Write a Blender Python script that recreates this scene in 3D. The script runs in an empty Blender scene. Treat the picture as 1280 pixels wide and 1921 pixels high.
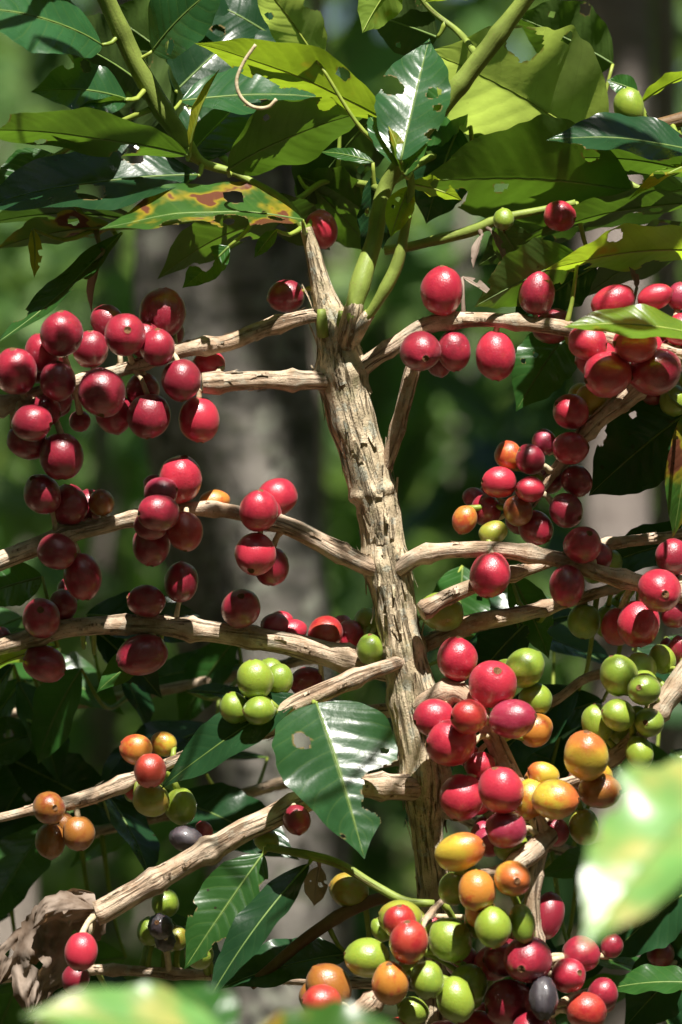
import bpy, bmesh, math, random
import numpy as np
from mathutils import Vector, Matrix, Quaternion, noise as mnoise

random.seed(7)
rng = np.random.default_rng(7)
scene = bpy.context.scene
C = scene.collection

# ------------------------------------------------------------------ camera
D = 1.40            # metres from the lens to the stem
S = 0.36 / 1921.0   # metres per photograph pixel on the stem's plane
CZ = 1.25           # camera height
cam = bpy.data.cameras.new("camera")
cam.sensor_fit = 'VERTICAL'; cam.sensor_height = 36.0
cam.lens = 36.0 * D / 0.36
cam.clip_start = 0.05; cam.clip_end = 400
cam.dof.use_dof = True; cam.dof.focus_distance = D; cam.dof.aperture_fstop = 11.0
camo = bpy.data.objects.new("camera", cam); C.objects.link(camo)
camo.location = (0, -D, CZ); camo.rotation_euler = (math.pi / 2, 0, 0)
scene.camera = camo

# ------------------------------------------------------------------ sky and sun
SUN_EL, SUN_AZ = math.radians(63), math.radians(12)   # azimuth: to the right of straight behind the camera
SUN = Vector((math.sin(SUN_AZ) * math.cos(SUN_EL), -math.cos(SUN_AZ) * math.cos(SUN_EL), math.sin(SUN_EL)))
world = bpy.data.worlds.new("World"); scene.world = world; world.use_nodes = True
wn = world.node_tree.nodes; wl = world.node_tree.links; wn.clear()
sky = wn.new('ShaderNodeTexSky'); sky.sky_type = 'NISHITA'; sky.sun_disc = False
sky.sun_elevation = SUN_EL; sky.sun_rotation = math.pi - SUN_AZ
bg = wn.new('ShaderNodeBackground'); bg.inputs[1].default_value = 0.05
wo = wn.new('ShaderNodeOutputWorld'); wl.new(sky.outputs[0], bg.inputs[0]); wl.new(bg.outputs[0], wo.inputs[0])
sun = bpy.data.lights.new("sun", 'SUN'); sun.energy = 5.0; sun.angle = math.radians(0.53); sun.color = (1.0, 0.95, 0.87)
suno = bpy.data.objects.new("sun", sun); C.objects.link(suno)
suno.rotation_euler = (-SUN).to_track_quat('-Z', 'Y').to_euler(); suno.location = (0, -3, 6)
scene.view_settings.view_transform = 'Standard'; scene.view_settings.look = 'None'
scene.view_settings.exposure = 0.95; scene.view_settings.gamma = 1.0
scene.view_settings.use_curve_mapping = False
scene.render.engine = 'CYCLES'
scene.cycles.use_denoising = True
scene.cycles.max_bounces = 8; scene.cycles.transmission_bounces = 6; scene.cycles.sample_clamp_indirect = 6

# ------------------------------------------------------------------ helpers
def P(px, py, d=0.0):
    """point d metres behind the stem's plane, seen at photograph pixel (px, py)"""
    k = S * (D + d) / D
    return Vector(((px - 640) * k, d, CZ + (960.5 - py) * k))

def toPx(w):
    k = S * (D + w.y) / D
    return (w.x / k + 640, 960.5 - (w.z - CZ) / k, w.y * 1000)

def nz(x, y, z): return mnoise.noise(Vector((x, y, z)))

def catmull(pts, step):
    """pts rows of (x,y,z,r,...) -> resampled rows about `step` metres apart"""
    a = np.array(pts, float)
    if len(a) == 2: a = np.vstack([a[0], (a[0] + a[1]) / 2, a[1]])
    ext = np.vstack([2 * a[0] - a[1], a, 2 * a[-1] - a[-2]])
    out = []
    for i in range(1, len(ext) - 2):
        p0, p1, p2, p3 = ext[i - 1], ext[i], ext[i + 1], ext[i + 2]
        n = max(2, int(np.linalg.norm((p2 - p1)[:3]) / step))
        for k in range(n):
            t = k / n
            out.append(0.5 * ((2 * p1) + (-p0 + p2) * t + (2 * p0 - 5 * p1 + 4 * p2 - p3) * t * t + (-p0 + 3 * p1 - 3 * p2 + p3) * t ** 3))
    out.append(a[-1])
    return np.array(out)

class MB:
    """collects faces for one mesh"""
    def __init__(s): s.v = []; s.f = []; s.m = []; s.uv = []; s.bk = []
    def tube(s, rows, seg=12, mat=0, rough=0.0, nscale=(300, 40), rings=(), cap=True, seed=0.0, flat=False):
        base = len(s.v); n = len(rows); L = 0.0
        pts = [Vector(r[:3]) for r in rows]
        t0 = (pts[1] - pts[0]).normalized()
        side = t0.orthogonal().normalized()
        pt = t0
        for i in range(n):
            if i: L += (pts[i] - pts[i - 1]).length
            t = (pts[min(i + 1, n - 1)] - pts[max(i - 1, 0)])
            t = t.normalized() if t.length > 1e-9 else pt
            q = pt.rotation_difference(t); side = (q @ side); side = (side - t * side.dot(t)).normalized(); pt = t
            up = t.cross(side); r = rows[i][3]
            k = 1.0
            for (rl, rw, ra) in rings: k += ra * math.exp(-((L - rl) / rw) ** 2)
            for j in range(seg):
                a = 2 * math.pi * j / seg; c, sn = math.cos(a), math.sin(a)
                rr = r * k
                if rough:
                    x, y, z = c * r * nscale[0] + seed, sn * r * nscale[0], L * nscale[1]
                    rid = abs(nz(x, y, z)) ; lum = nz(x * .3 + 9, y * .3, z * .5)
                    fine = nz(x * 2.3, y * 2.3, z * 2.0)
                    rr *= 1 + rough * (lum * 1.2 + (0.28 - rid) * 1.1 + fine * .45)
                s.v.append(pts[i] + side * (c * rr) + up * (sn * rr)); s.bk.append((c * r, sn * r, L + seed))
                s.uv.append((j / seg, L))
        for i in range(n - 1):
            for j in range(seg):
                a = base + i * seg + j; b = base + i * seg + (j + 1) % seg
                s.f.append((a, b, b + seg, a + seg)); s.m.append(mat)
        if cap:
            for i, rev in ((0, True), (n - 1, False)):
                ring = [base + i * seg + j for j in range(seg)]
                s.f.append(tuple(reversed(ring)) if rev else tuple(ring)); s.m.append(mat if mat != 0 or not flat else 1)
    def flake(s, p, n, ax, w, l, lift, mat=0):
        side = n.cross(ax).normalized(); b = len(s.v)
        for (i, j) in ((0, 0), (1, 0), (0, 1), (1, 1), (0, 2), (1, 2)):
            t = j / 2
            s.v.append(p + side * (w * (i - .5) * (1 - .4 * t)) + ax * (l * t) + n * (lift * t * t + .0002))
            s.bk.append((s.v[-1].x, s.v[-1].y, s.v[-1].z)); s.uv.append((i, t))
        s.f += [(b, b + 1, b + 3, b + 2), (b + 2, b + 3, b + 5, b + 4)]; s.m += [mat, mat]
    def mesh(s, name, mats, smooth=True):
        me = bpy.data.meshes.new(name)
        me.from_pydata([tuple(v) for v in s.v], [], s.f)
        for m in mats: me.materials.append(m)
        me.polygons.foreach_set('material_index', s.m)
        me.polygons.foreach_set('use_smooth', [smooth] * len(s.f))
        if len(s.bk) == len(s.v):
            at = me.attributes.new('bk', 'FLOAT_VECTOR', 'POINT')
            at.data.foreach_set('vector', np.array(s.bk, np.float32).ravel())
        if len(s.uv) == len(s.v):
            ul = me.uv_layers.new(name='UVMap')
            vi = np.empty(len(me.loops), np.int32); me.loops.foreach_get('vertex_index', vi)
            ul.data.foreach_set('uv', np.array(s.uv, np.float32)[vi].ravel())
        me.update()
        return me

def link(name, data, parent=None, loc=None, label=None):
    o = bpy.data.objects.new(name, data); C.objects.link(o)
    if loc is not None: o.location = loc
    if parent is not None:
        o.parent = parent
        if parent.type == 'EMPTY': o.matrix_parent_inverse = Matrix.Translation(-parent.location)
    if label: o['label'] = label
    return o

def thing(name, label, cat, loc, group=None):
    o = link(name, None, loc=loc); o.empty_display_size = 0.05
    o['label'] = label; o['category'] = cat
    if group: o['group'] = group
    return o

# ------------------------------------------------------------------ materials
def mat_new(name):
    m = bpy.data.materials.new(name); m.use_nodes = True
    nt = m.node_tree; nt.nodes.clear()
    return m, nt, nt.nodes, nt.links

class G:
    """small node-graph helper"""
    def __init__(s, nt): s.nt = nt
    def n(s, typ, ins=None, **kw):
        nd = s.nt.nodes.new(typ)
        for k, v in kw.items(): setattr(nd, k, v)
        for k, v in (ins or {}).items():
            if isinstance(v, bpy.types.NodeSocket): s.nt.links.new(v, nd.inputs[k])
            else: nd.inputs[k].default_value = v
        return nd
    def math(s, op, a, b=None, c=None, clamp=False):
        nd = s.nt.nodes.new('ShaderNodeMath'); nd.operation = op; nd.use_clamp = clamp
        for i, v in enumerate((a, b, c)):
            if v is None: continue
            if isinstance(v, bpy.types.NodeSocket): s.nt.links.new(v, nd.inputs[i])
            else: nd.inputs[i].default_value = v
        return nd.outputs[0]
    def mix(s, fac, a, b):
        nd = s.nt.nodes.new('ShaderNodeMix'); nd.data_type = 'RGBA'
        for i, v in ((0, fac), (6, a), (7, b)):
            if isinstance(v, bpy.types.NodeSocket): s.nt.links.new(v, nd.inputs[i])
            else: nd.inputs[i].default_value = v if i == 0 else (*v, 1)
        return nd.outputs[2]
    def ramp(s, fac, lo, hi):
        nd = s.n('ShaderNodeMapRange', {0: fac, 1: lo, 2: hi}); nd.interpolation_type = 'SMOOTHSTEP'
        return nd.outputs[0]
    def noise(s, vec, scale, detail=3, rough=.55):
        nd = s.n('ShaderNodeTexNoise', {'Scale': scale, 'Detail': detail, 'Roughness': rough})
        if vec is not None: s.nt.links.new(vec, nd.inputs['Vector'])
        return nd.outputs[0]
    def scale(s, vec, xyz):
        nd = s.n('ShaderNodeVectorMath', {0: vec, 1: xyz}, operation='MULTIPLY'); return nd.outputs[0]
    def bump(s, h, dist, strength=1.0):
        return s.n('ShaderNodeBump', {'Height': h, 'Distance': dist, 'Strength': strength}).outputs[0]

def leaf_mat(name, top, under, trans, rough=.3, tfac=.34, blotch=0.0, bcol=(0.42, 0.30, 0.02), brown=0.0, bsoft=0.0, vein=(0.16, 0.24, 0.05), spec=.5):
    m, nt, N, Lk = mat_new(name); g = G(nt)
    uv = g.n('ShaderNodeUVMap').outputs[0]; sp = g.n('ShaderNodeSeparateXYZ', {0: uv})
    oc = g.n('ShaderNodeTexCoord').outputs['Object']; rnd = g.n('ShaderNodeObjectInfo').outputs['Random']
    off = g.n('ShaderNodeCombineXYZ', {0: g.math('MULTIPLY', rnd, 5.0), 1: g.math('MULTIPLY', rnd, 3.0)}).outputs[0]
    vec = g.n('ShaderNodeVectorMath', {0: oc, 1: off}, operation='ADD').outputs[0]
    s = g.math('MULTIPLY', g.math('ABSOLUTE', g.math('SUBTRACT', sp.outputs[0], .5)), 2.0)
    q = g.math('MULTIPLY', g.math('SUBTRACT', sp.outputs[1], g.math('MULTIPLY', g.math('POWER', s, 1.3), .17)), 10.0)
    q = g.math('ADD', q, g.math('MULTIPLY', g.noise(oc, 60, 2), .9))
    fr = g.math('ABSOLUTE', g.math('SUBTRACT', g.math('FRACT', q), .5))
    lat = g.math('SUBTRACT', 1.0, g.ramp(fr, .0, .07))
    mid = g.math('SUBTRACT', 1.0, g.ramp(s, .02, .06))
    ve = g.math('MAXIMUM', g.math('MULTIPLY', lat, .30), mid)
    n1 = g.noise(vec, 70, 4); n2 = g.noise(vec, 420, 2)
    vary = g.math('MULTIPLY_ADD', n1, .9, .55)
    vary = g.math('MULTIPLY', vary, g.math('MULTIPLY_ADD', rnd, .4, .8))
    def shade(col):
        c = g.n('ShaderNodeVectorMath', {0: (*col,), 1: vary}, operation='MULTIPLY').outputs[0]
        return c
    back = g.n('ShaderNodeNewGeometry').outputs['Backfacing']
    base = g.mix(back, (0, 0, 0), (0, 0, 0))
    nd = base.node
    Lk.new(shade(top), nd.inputs[6]); Lk.new(shade(under), nd.inputs[7])
    col = g.mix(g.math('MULTIPLY', ve, .6), (0, 0, 0), vein); Lk.new(base, col.node.inputs[6])
    tcol = g.mix(g.math('MULTIPLY', ve, .45), trans, tuple(x * .55 for x in trans))
    Lk.new(shade(trans), tcol.node.inputs[6])
    if blotch > 0:
        b = g.noise(vec, 55, 3); f = g.ramp(b, .62 - blotch * .25 - bsoft, .74 - blotch * .2 + bsoft)
        c2 = g.mix(f, (0, 0, 0), bcol); Lk.new(col, c2.node.inputs[6]); col = c2
        t2 = g.mix(f, (0, 0, 0), (.6, .42, .03)); Lk.new(tcol, t2.node.inputs[6]); tcol = t2
        if brown > 0:
            f2 = g.ramp(b, .78 - blotch * .2 - brown * .1, .82 - blotch * .2 - brown * .1)
            c3 = g.mix(f2, (0, 0, 0), (.16, .055, .03)); Lk.new(col, c3.node.inputs[6]); col = c3
            t3 = g.mix(f2, (0, 0, 0), (.10, .03, .01)); Lk.new(tcol, t3.node.inputs[6]); tcol = t3
    ea = g.math('MULTIPLY', g.n('ShaderNodeAttribute', attribute_name='rim').outputs['Fac'], .85)
    c8 = g.mix(ea, (0, 0, 0), (.30, .20, .08)); Lk.new(col, c8.node.inputs[6]); col = c8
    t8 = g.mix(ea, (0, 0, 0), (.22, .12, .03)); Lk.new(tcol, t8.node.inputs[6]); tcol = t8
    # small dark insect specks
    vo = g.n('ShaderNodeTexVoronoi', {'Scale': 160.0}); Lk.new(vec, vo.inputs['Vector'])
    spk = g.math('MULTIPLY', g.math('LESS_THAN', vo.outputs[0], .13), g.math('GREATER_THAN', g.noise(vec, 35, 2), .58))
    c4 = g.mix(spk, (0, 0, 0), (.02, .012, .006)); Lk.new(col, c4.node.inputs[6]); col = c4
    wide = g.math('SUBTRACT', 1.0, g.ramp(fr, .0, .30))
    h = g.math('ADD', g.math('MULTIPLY', wide, -.18), g.math('ADD', g.math('MULTIPLY', n2, .25), g.math('MULTIPLY', n1, .5)))
    bp = g.bump(h, .0005, .6)
    pr = g.n('ShaderNodeBsdfPrincipled', {'Base Color': col, 'Normal': bp})
    Lk.new(g.math('ADD', g.math('MULTIPLY_ADD', back, .22, rough), g.math('MULTIPLY_ADD', n1, .2, -.1)), pr.inputs['Roughness'])
    pr.inputs['Specular IOR Level'].default_value = spec
    tr = g.n('ShaderNodeBsdfTranslucent', {'Color': tcol, 'Normal': bp})
    mx = g.n('ShaderNodeMixShader', {0: tfac, 1: pr.outputs[0], 2: tr.outputs[0]})
    Lk.new(mx.outputs[0], g.n('ShaderNodeOutputMaterial').inputs[0])
    return m

def wood_mat(name, a, b, dark, vs=18.0, hs=520.0, bump=.0007, moss=0.0, rough=.8, thr=.40, lichen=0.0, lsc=210.0):
    m, nt, N, Lk = mat_new(name); g = G(nt)
    bk = g.n('ShaderNodeAttribute', attribute_name='bk').outputs['Vector']
    st = g.scale(bk, (hs, hs, vs)); n1 = g.noise(st, 1.0, 5, .65)
    n2 = g.noise(g.scale(bk, (hs * .3, hs * .3, vs * 3)), 1.0, 4)
    n3 = g.noise(bk, 1400, 3)
    col = g.mix(g.ramp(n2, .35, .68), a, b)
    cr = g.math('SUBTRACT', 1.0, g.ramp(n1, thr - .08, thr + .05))
    c2 = g.mix(g.math('MULTIPLY', cr, .85), (0, 0, 0), dark); Lk.new(col, c2.node.inputs[6]); col = c2
    c5 = g.mix(g.math('MULTIPLY', g.ramp(n3, .58, .7), .45), (0, 0, 0), dark); Lk.new(col, c5.node.inputs[6]); col = c5
    pt = g.mix(g.math('MULTIPLY', g.ramp(g.noise(bk, 75, 3), .50, .66), .6), (0, 0, 0), tuple(x * .62 for x in b)); Lk.new(col, pt.node.inputs[6]); col = pt
    if moss:
        f = g.math('MULTIPLY', g.ramp(g.noise(bk, 130, 4), .52, .66), moss)
        c3 = g.mix(f, (0, 0, 0), (.10, .13, .035)); Lk.new(col, c3.node.inputs[6]); col = c3
    if lichen:
        f = g.math('MULTIPLY', g.ramp(g.noise(bk, lsc, 4, .65), .54, .62), lichen)
        c7 = g.mix(f, (0, 0, 0), (.46, .47, .38)); Lk.new(col, c7.node.inputs[6]); col = c7
    h = g.math('ADD', g.math('MULTIPLY', n1, 1.0), g.math('MULTIPLY', n3, .35))
    h = g.math('SUBTRACT', h, g.math('MULTIPLY', cr, .6))
    pr = g.n('ShaderNodeBsdfPrincipled', {'Base Color': col, 'Roughness': rough, 'Normal': g.bump(h, bump, 1.0)})
    pr.inputs['Specular IOR Level'].default_value = .25
    Lk.new(pr.outputs[0], g.n('ShaderNodeOutputMaterial').inputs[0])
    return m

def plain_mat(name, a, b, scale=200, rough=.6, bump=.0003, spec=.4, trans=None):
    m, nt, N, Lk = mat_new(name); g = G(nt)
    oc = g.n('ShaderNodeTexCoord').outputs['Object']
    n1 = g.noise(oc, scale, 4)
    col = g.mix(g.ramp(n1, .35, .65), a, b)
    pr = g.n('ShaderNodeBsdfPrincipled', {'Base Color': col, 'Roughness': rough, 'Normal': g.bump(n1, bump, .8)})
    pr.inputs['Specular IOR Level'].default_value = spec
    sh = pr.outputs[0]
    if trans:
        tr = g.n('ShaderNodeBsdfTranslucent', {'Color': (*trans, 1)})
        sh = g.n('ShaderNodeMixShader', {0: .3, 1: sh, 2: tr.outputs[0]}).outputs[0]
    Lk.new(sh, g.n('ShaderNodeOutputMaterial').inputs[0])
    return m

def cherry_mat(name, a, b, blush=.5, rough=.3, end=None):
    """a skin colour, b its second tone on a noise + along-axis blend; end = colour toward the navel"""
    m, nt, N, Lk = mat_new(name); g = G(nt)
    tc = g.n('ShaderNodeTexCoord'); rnd = g.n('ShaderNodeObjectInfo').outputs['Random']
    off = g.n('ShaderNodeCombineXYZ', {0: g.math('MULTIPLY', rnd, 17.0), 1: g.math('MULTIPLY', rnd, 31.0), 2: g.math('MULTIPLY', rnd, 11.0)}).outputs[0]
    vec = g.n('ShaderNodeVectorMath', {0: tc.outputs['Object'], 1: off}, operation='ADD').outputs[0]
    n1 = g.noise(vec, 1.5, 4, .6); n2 = g.noise(vec, 14, 3, .6)
    z = g.n('ShaderNodeSeparateXYZ', {0: tc.outputs['Object']}).outputs[2]
    f = g.ramp(g.math('ADD', g.math('ADD', n1, g.math('MULTIPLY', z, .12)), g.math('MULTIPLY_ADD', rnd, .3, -.15)), .62 - blush * .3, .80 - blush * .2)
    col = g.mix(f, a, b)
    if end:
        fe = g.ramp(g.math('ADD', z, g.math('MULTIPLY', n1, .8)), .55, 1.25)
        c = g.mix(fe, (0, 0, 0), end); Lk.new(col, c.node.inputs[6]); col = c
    # fine paler lenticels and the odd scratch
    vo = g.n('ShaderNodeTexVoronoi', {'Scale': 7.0}); Lk.new(vec, vo.inputs['Vector'])
    dots = g.math('MULTIPLY', g.math('LESS_THAN', vo.outputs[0], .075), .35)
    c2 = g.mix(dots, (0, 0, 0), (.55, .35, .22)); Lk.new(col, c2.node.inputs[6]); col = c2
    sc = g.ramp(g.noise(g.scale(vec, (1.2, 1.2, 4.0)), 1.5, 5, .75), .645, .70)
    c3 = g.mix(g.math('MULTIPLY', sc, .6), (0, 0, 0), (.11, .045, .03)); Lk.new(col, c3.node.inputs[6]); col = c3
    dust = g.math('MULTIPLY', g.ramp(g.noise(vec, 34, 3, .7), .56, .72), .16)
    c6 = g.mix(dust, (0, 0, 0), (.50, .40, .33)); Lk.new(col, c6.node.inputs[6]); col = c6
    pr = g.n('ShaderNodeBsdfPrincipled', {'Base Color': col, 'Normal': g.bump(g.math('ADD', n2, g.math('MULTIPLY', n1, .6)), .0005, .35)})
    Lk.new(g.math('ADD', rough, g.math('MULTIPLY_ADD', n2, .24, -.10)), pr.inputs['Roughness'])
    pr.inputs['Specular IOR Level'].default_value = .7
    pr.inputs['Coat Weight'].default_value = .55; pr.inputs['Coat Roughness'].default_value = .13
    pr.inputs['Subsurface Weight'].default_value = .22
    pr.inputs['Subsurface Radius'].default_value = (1.0, .35, .2); pr.inputs['Subsurface Scale'].default_value = .0018
    pr.inputs['Sheen Weight'].default_value = .06
    Lk.new(pr.outputs[0], g.n('ShaderNodeOutputMaterial').inputs[0])
    return m

M = {}
M['leaf'] = leaf_mat('leaf_green', (.030, .105, .020), (.085, .15, .03), (.15, .30, .02))
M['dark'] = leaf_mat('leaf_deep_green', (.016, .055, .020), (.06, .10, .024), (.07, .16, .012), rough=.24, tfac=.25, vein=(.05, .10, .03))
M['lime'] = leaf_mat('leaf_lime', (.14, .28, .025), (.22, .33, .05), (.46, .66, .03), tfac=.5, blotch=.15)
M['pale'] = leaf_mat('leaf_pale_underside', (.07, .15, .03), (.24, .33, .08), (.60, .78, .13), tfac=.55)
M['spot'] = leaf_mat('leaf_spotted', (.045, .13, .022), (.10, .17, .03), (.24, .40, .02), blotch=.55, brown=1.0)
M['gloss'] = leaf_mat('leaf_glossy', (.026, .095, .03), (.13, .21, .04), (.20, .36, .03), rough=.27, spec=.6)
M['yellow'] = leaf_mat('leaf_yellow', (.34, .36, .03), (.38, .36, .04), (.6, .58, .03), tfac=.45, blotch=.3)
M['blotchy'] = leaf_mat('leaf_blotchy', (.16, .36, .09), (.22, .36, .10), (.30, .48, .06), rough=.34, blotch=.33, bcol=(.58, .50, .14), spec=.9, bsoft=.08)
M['dry'] = plain_mat('leaf_dry', (.17, .12, .085), (.40, .32, .26), 75, .75, .0008, .2, (.3, .17, .08))
M['petiole'] = plain_mat('petiole_green', (.20, .28, .04), (.30, .36, .06), 150, .45, .0002)
M['midrib'] = plain_mat('leaf_midrib', (.10, .17, .035), (.15, .23, .05), 150, .5, .0002)
M['bark'] = wood_mat('bark_tan', (.76, .62, .43), (.52, .42, .27), (.10, .065, .03), moss=.42, thr=.44, hs=620, vs=48, bump=.0011, lichen=.7)
M['twig'] = wood_mat('bark_twig', (.68, .53, .39), (.38, .26, .17), (.13, .08, .045), hs=650, vs=40, bump=.0008, thr=.42, moss=.15, lichen=.35)
M['cut'] = plain_mat('cut_wood', (.50, .40, .24), (.62, .52, .36), 500, .8, .0004, .2)
M['greenstem'] = wood_mat('shoot_green', (.27, .35, .07), (.19, .25, .05), (.20, .14, .06), hs=420, vs=22, bump=.0003, thr=.36, rough=.48)
M['brownstem'] = wood_mat('shoot_brown', (.15, .08, .04), (.20, .13, .06), (.06, .03, .02), hs=420, vs=22, bump=.0003, thr=.38, rough=.55)
M['navel'] = plain_mat('cherry_navel', (.10, .035, .02), (.28, .16, .07), 900, .8, .0003, .2)
M['greybark'] = wood_mat('bark_grey_lichen', (.42, .38, .34), (.16, .155, .13), (.05, .05, .04), vs=26, hs=60, bump=.008, moss=.3, thr=.43, lichen=.75, lsc=48.0)
M['palebark'] = wood_mat('bark_pale', (.42, .36, .31), (.32, .27, .23), (.14, .10, .08), vs=10, hs=30, bump=.006, thr=.36)
M['darkbark'] = wood_mat('bark_brown', (.50, .43, .39), (.36, .30, .27), (.06, .05, .04), vs=8, hs=30, bump=.006, thr=.38)
K = {
 'd': cherry_mat('cherry_crimson', (.25, .011, .030), (.37, .016, .042), .5),
 'r': cherry_mat('cherry_red', (.52, .026, .055), (.40, .014, .040), .5),
 'p': cherry_mat('cherry_pink_red', (.36, .03, .07), (.27, .012, .04), .5),
 's': cherry_mat('cherry_scarlet', (.47, .05, .03), (.40, .015, .02), .5),
 'o': cherry_mat('cherry_orange', (.56, .22, .03), (.50, .07, .02), .5),
 'n': cherry_mat('cherry_brown_orange', (.34, .13, .02), (.26, .045, .012), .5),
 'y': cherry_mat('cherry_yellow', (.58, .42, .04), (.56, .20, .025), .42, end=(.55, .14, .03)),
 'g': cherry_mat('cherry_green', (.27, .37, .035), (.21, .31, .03), .5),
 'v': cherry_mat('cherry_olive', (.31, .33, .035), (.38, .25, .03), .5),
 'k': cherry_mat('cherry_dried', (.030, .022, .030), (.085, .06, .075), .5, rough=.5),
}
KLAB = {'o': 'orange half-ripe coffee cherry', 'n': 'brownish orange coffee cherry', 'y': 'yellow half-ripe coffee cherry',
        'g': 'green unripe coffee cherry', 'v': 'olive green unripe coffee cherry', 'k': 'dried blackened coffee cherry'}

# ------------------------------------------------------------------ cherry meshes (unit radius, stalk at -z, navel at +z)
def cherry_mesh(i, dried=False):
    bm_v, bm_f, bm_m = [], [], []
    th = [0, .05, .09, .125, .155, .19, .25] + [0.25 + (math.pi - .25) * k / 15 for k in range(1, 16)]
    prof = {.05: -.035, .09: -.03, .125: .012, .155: .02, .19: -.004}
    seg = 26
    bm_v.append((0, 0, 1 - .04))
    for t in th[1:-1]:
        for j in range(seg):
            a = 2 * math.pi * j / seg
            rad = 1 + prof.get(t, 0)
            rs = math.sin(t) ** .93 if t < math.pi / 2 else math.sin(t)
            x, y, z = rad * rs * math.cos(a), rad * rs * math.sin(a), math.cos(t) * (1 + prof.get(t, 0))
            # a coffee cherry is very slightly two-sided, with a faint seam
            k = 1 + .025 * math.cos(2 * a) + .055 * nz(x * 1.0 + i * 7.3, y * 1.0, z * 1.0) + .015 * nz(x * 3 + i, y * 3, z * 3)
            if dried: k += -.10 * abs(math.sin(4 * a + 2 * nz(x * 2, y * 2, z * 2 + i))) * math.sin(t) + .06 * nz(x * 4, y * 4, z * 4)
            zz = z - .06 * math.exp(-((t - math.pi) / .3) ** 2) * -1
            bm_v.append((x * k, y * k, zz * k))
    bm_v.append((0, 0, -.95))
    n = len(th) - 2
    for j in range(seg):
        bm_f.append((0, 1 + j, 1 + (j + 1) % seg)); bm_m.append(1)
    for r in range(n - 1):
        for j in range(seg):
            a = 1 + r * seg + j; b = 1 + r * seg + (j + 1) % seg
            bm_f.append((a, a + seg, b + seg, b)); bm_m.append(1 if r < 3 else 0)
    last = len(bm_v) - 1
    for j in range(seg):
        bm_f.append((1 + (n - 1) * seg + j, last, 1 + (n - 1) * seg + (j + 1) % seg)); bm_m.append(0)
    me = bpy.data.meshes.new('cherry'); me.from_pydata(bm_v, [], bm_f)
    me.materials.append(K['r']); me.materials.append(M['navel'])
    me.polygons.foreach_set('material_index', bm_m); me.polygons.foreach_set('use_smooth', [True] * len(bm_f)); me.update()
    return me
CH = [cherry_mesh(i) for i in range(6)]; CHK = [cherry_mesh(i + 20, True) for i in range(2)]

# ------------------------------------------------------------------ plants
class Branch:
    def __init__(s, tree, pts, mat='twig', rough=.08, seg=20, name='branch', step=.002, rings=(), cut=True, label=None, nodes=True, dense=None):
        """pts: (px, py, depth in mm, radius in px)"""
        s.tree = tree; s.name = name; s.label = label
        rows = []
        for (x, y, d, r) in pts:
            p = P(x, y, d / 1000); rows.append((p.x, p.y, p.z, r * (.90 if mat == 'twig' else 1) * S * (D + d / 1000) / D))
        s.rows = catmull(rows, step)
        if dense:   # below the frame a coarser tube is enough
            low = s.rows[:, 2] < dense; keep = ~low; keep[np.where(low)[0][::8]] = True; keep[-1] = True; s.rows = s.rows[keep]
        for i in range(3, len(s.rows) - 1):   # small crooks
            q_ = s.rows[i, :3] * 70; w_ = (.16 if name == 'branch' else .07) * s.rows[i, 3]
            s.rows[i, 0] += w_ * nz(q_[0], q_[1], q_[2] + 5); s.rows[i, 2] += w_ * nz(q_[0] + 9, q_[1], q_[2])
        s.P = s.rows[:, :3]
        s.px = catmull([(x * .001, y * .001, d * .001, r) for (x, y, d, r) in pts], step * 1.0)
        s.mb = MB()
        L = float(np.linalg.norm(np.diff(s.P, axis=0), axis=1).sum()); s.L = L
        rg = list(rings)
        if nodes and not rings:
            k = .02
            while k < L: am = 1.0 if mat == 'twig' else .35; rg += [(k, .0026, am * (.24 + .22 * random.random())), (k + .0012, .0006, -.16 * am)]; k += .020 + random.random() * .018
        s.mb.tube(s.rows, seg, 0, rough, (380, 55), rg, True, random.random() * 50, cut)
        if mat == 'twig':   # lifted bark slivers
            for _ in range(int(L * 260)):
                i = random.randrange(2, len(s.P) - 3); ax_ = Vector(s.P[i + 2]) - Vector(s.P[i - 2])
                if ax_.length < 1e-6: continue
                ax_.normalize(); n_ = Vector((random.gauss(0, 1), random.gauss(-.5, 1), random.gauss(0, 1))); n_ = (n_ - ax_ * n_.dot(ax_)).normalized()
                s.mb.flake(Vector(s.P[i]) + n_ * (s.rows[i][3] * 1.0), n_, ax_ * random.choice((1, -1)), random.uniform(.0005, .0014), random.uniform(.002, .006), random.uniform(.0002, .0008))
        s.mat = mat; s.rings = rg; s.obj = None; s.ch = []
    def near(s, p):
        i = int(np.argmin(((s.P - np.array(p)) ** 2).sum(1))); return Vector(s.P[i]), s.rows[i][3], i
    def stalk(s, a, b, r=.0011, mat=1):
        mid = (a + b) / 2 + Vector((0, 0, .0012))
        s.mb.tube(catmull([(*a, r * 1.25), (*mid, r * .9), (*b, r * 1.1)], .003), 7, mat)
    def build(s):
        s.obj = link(s.name, s.mb.mesh(s.name, [M[s.mat], M['cut'] if s.mat == 'twig' else M['petiole'], M['petiole']]), s.tree.e, label=s.label)
        return s.obj

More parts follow.
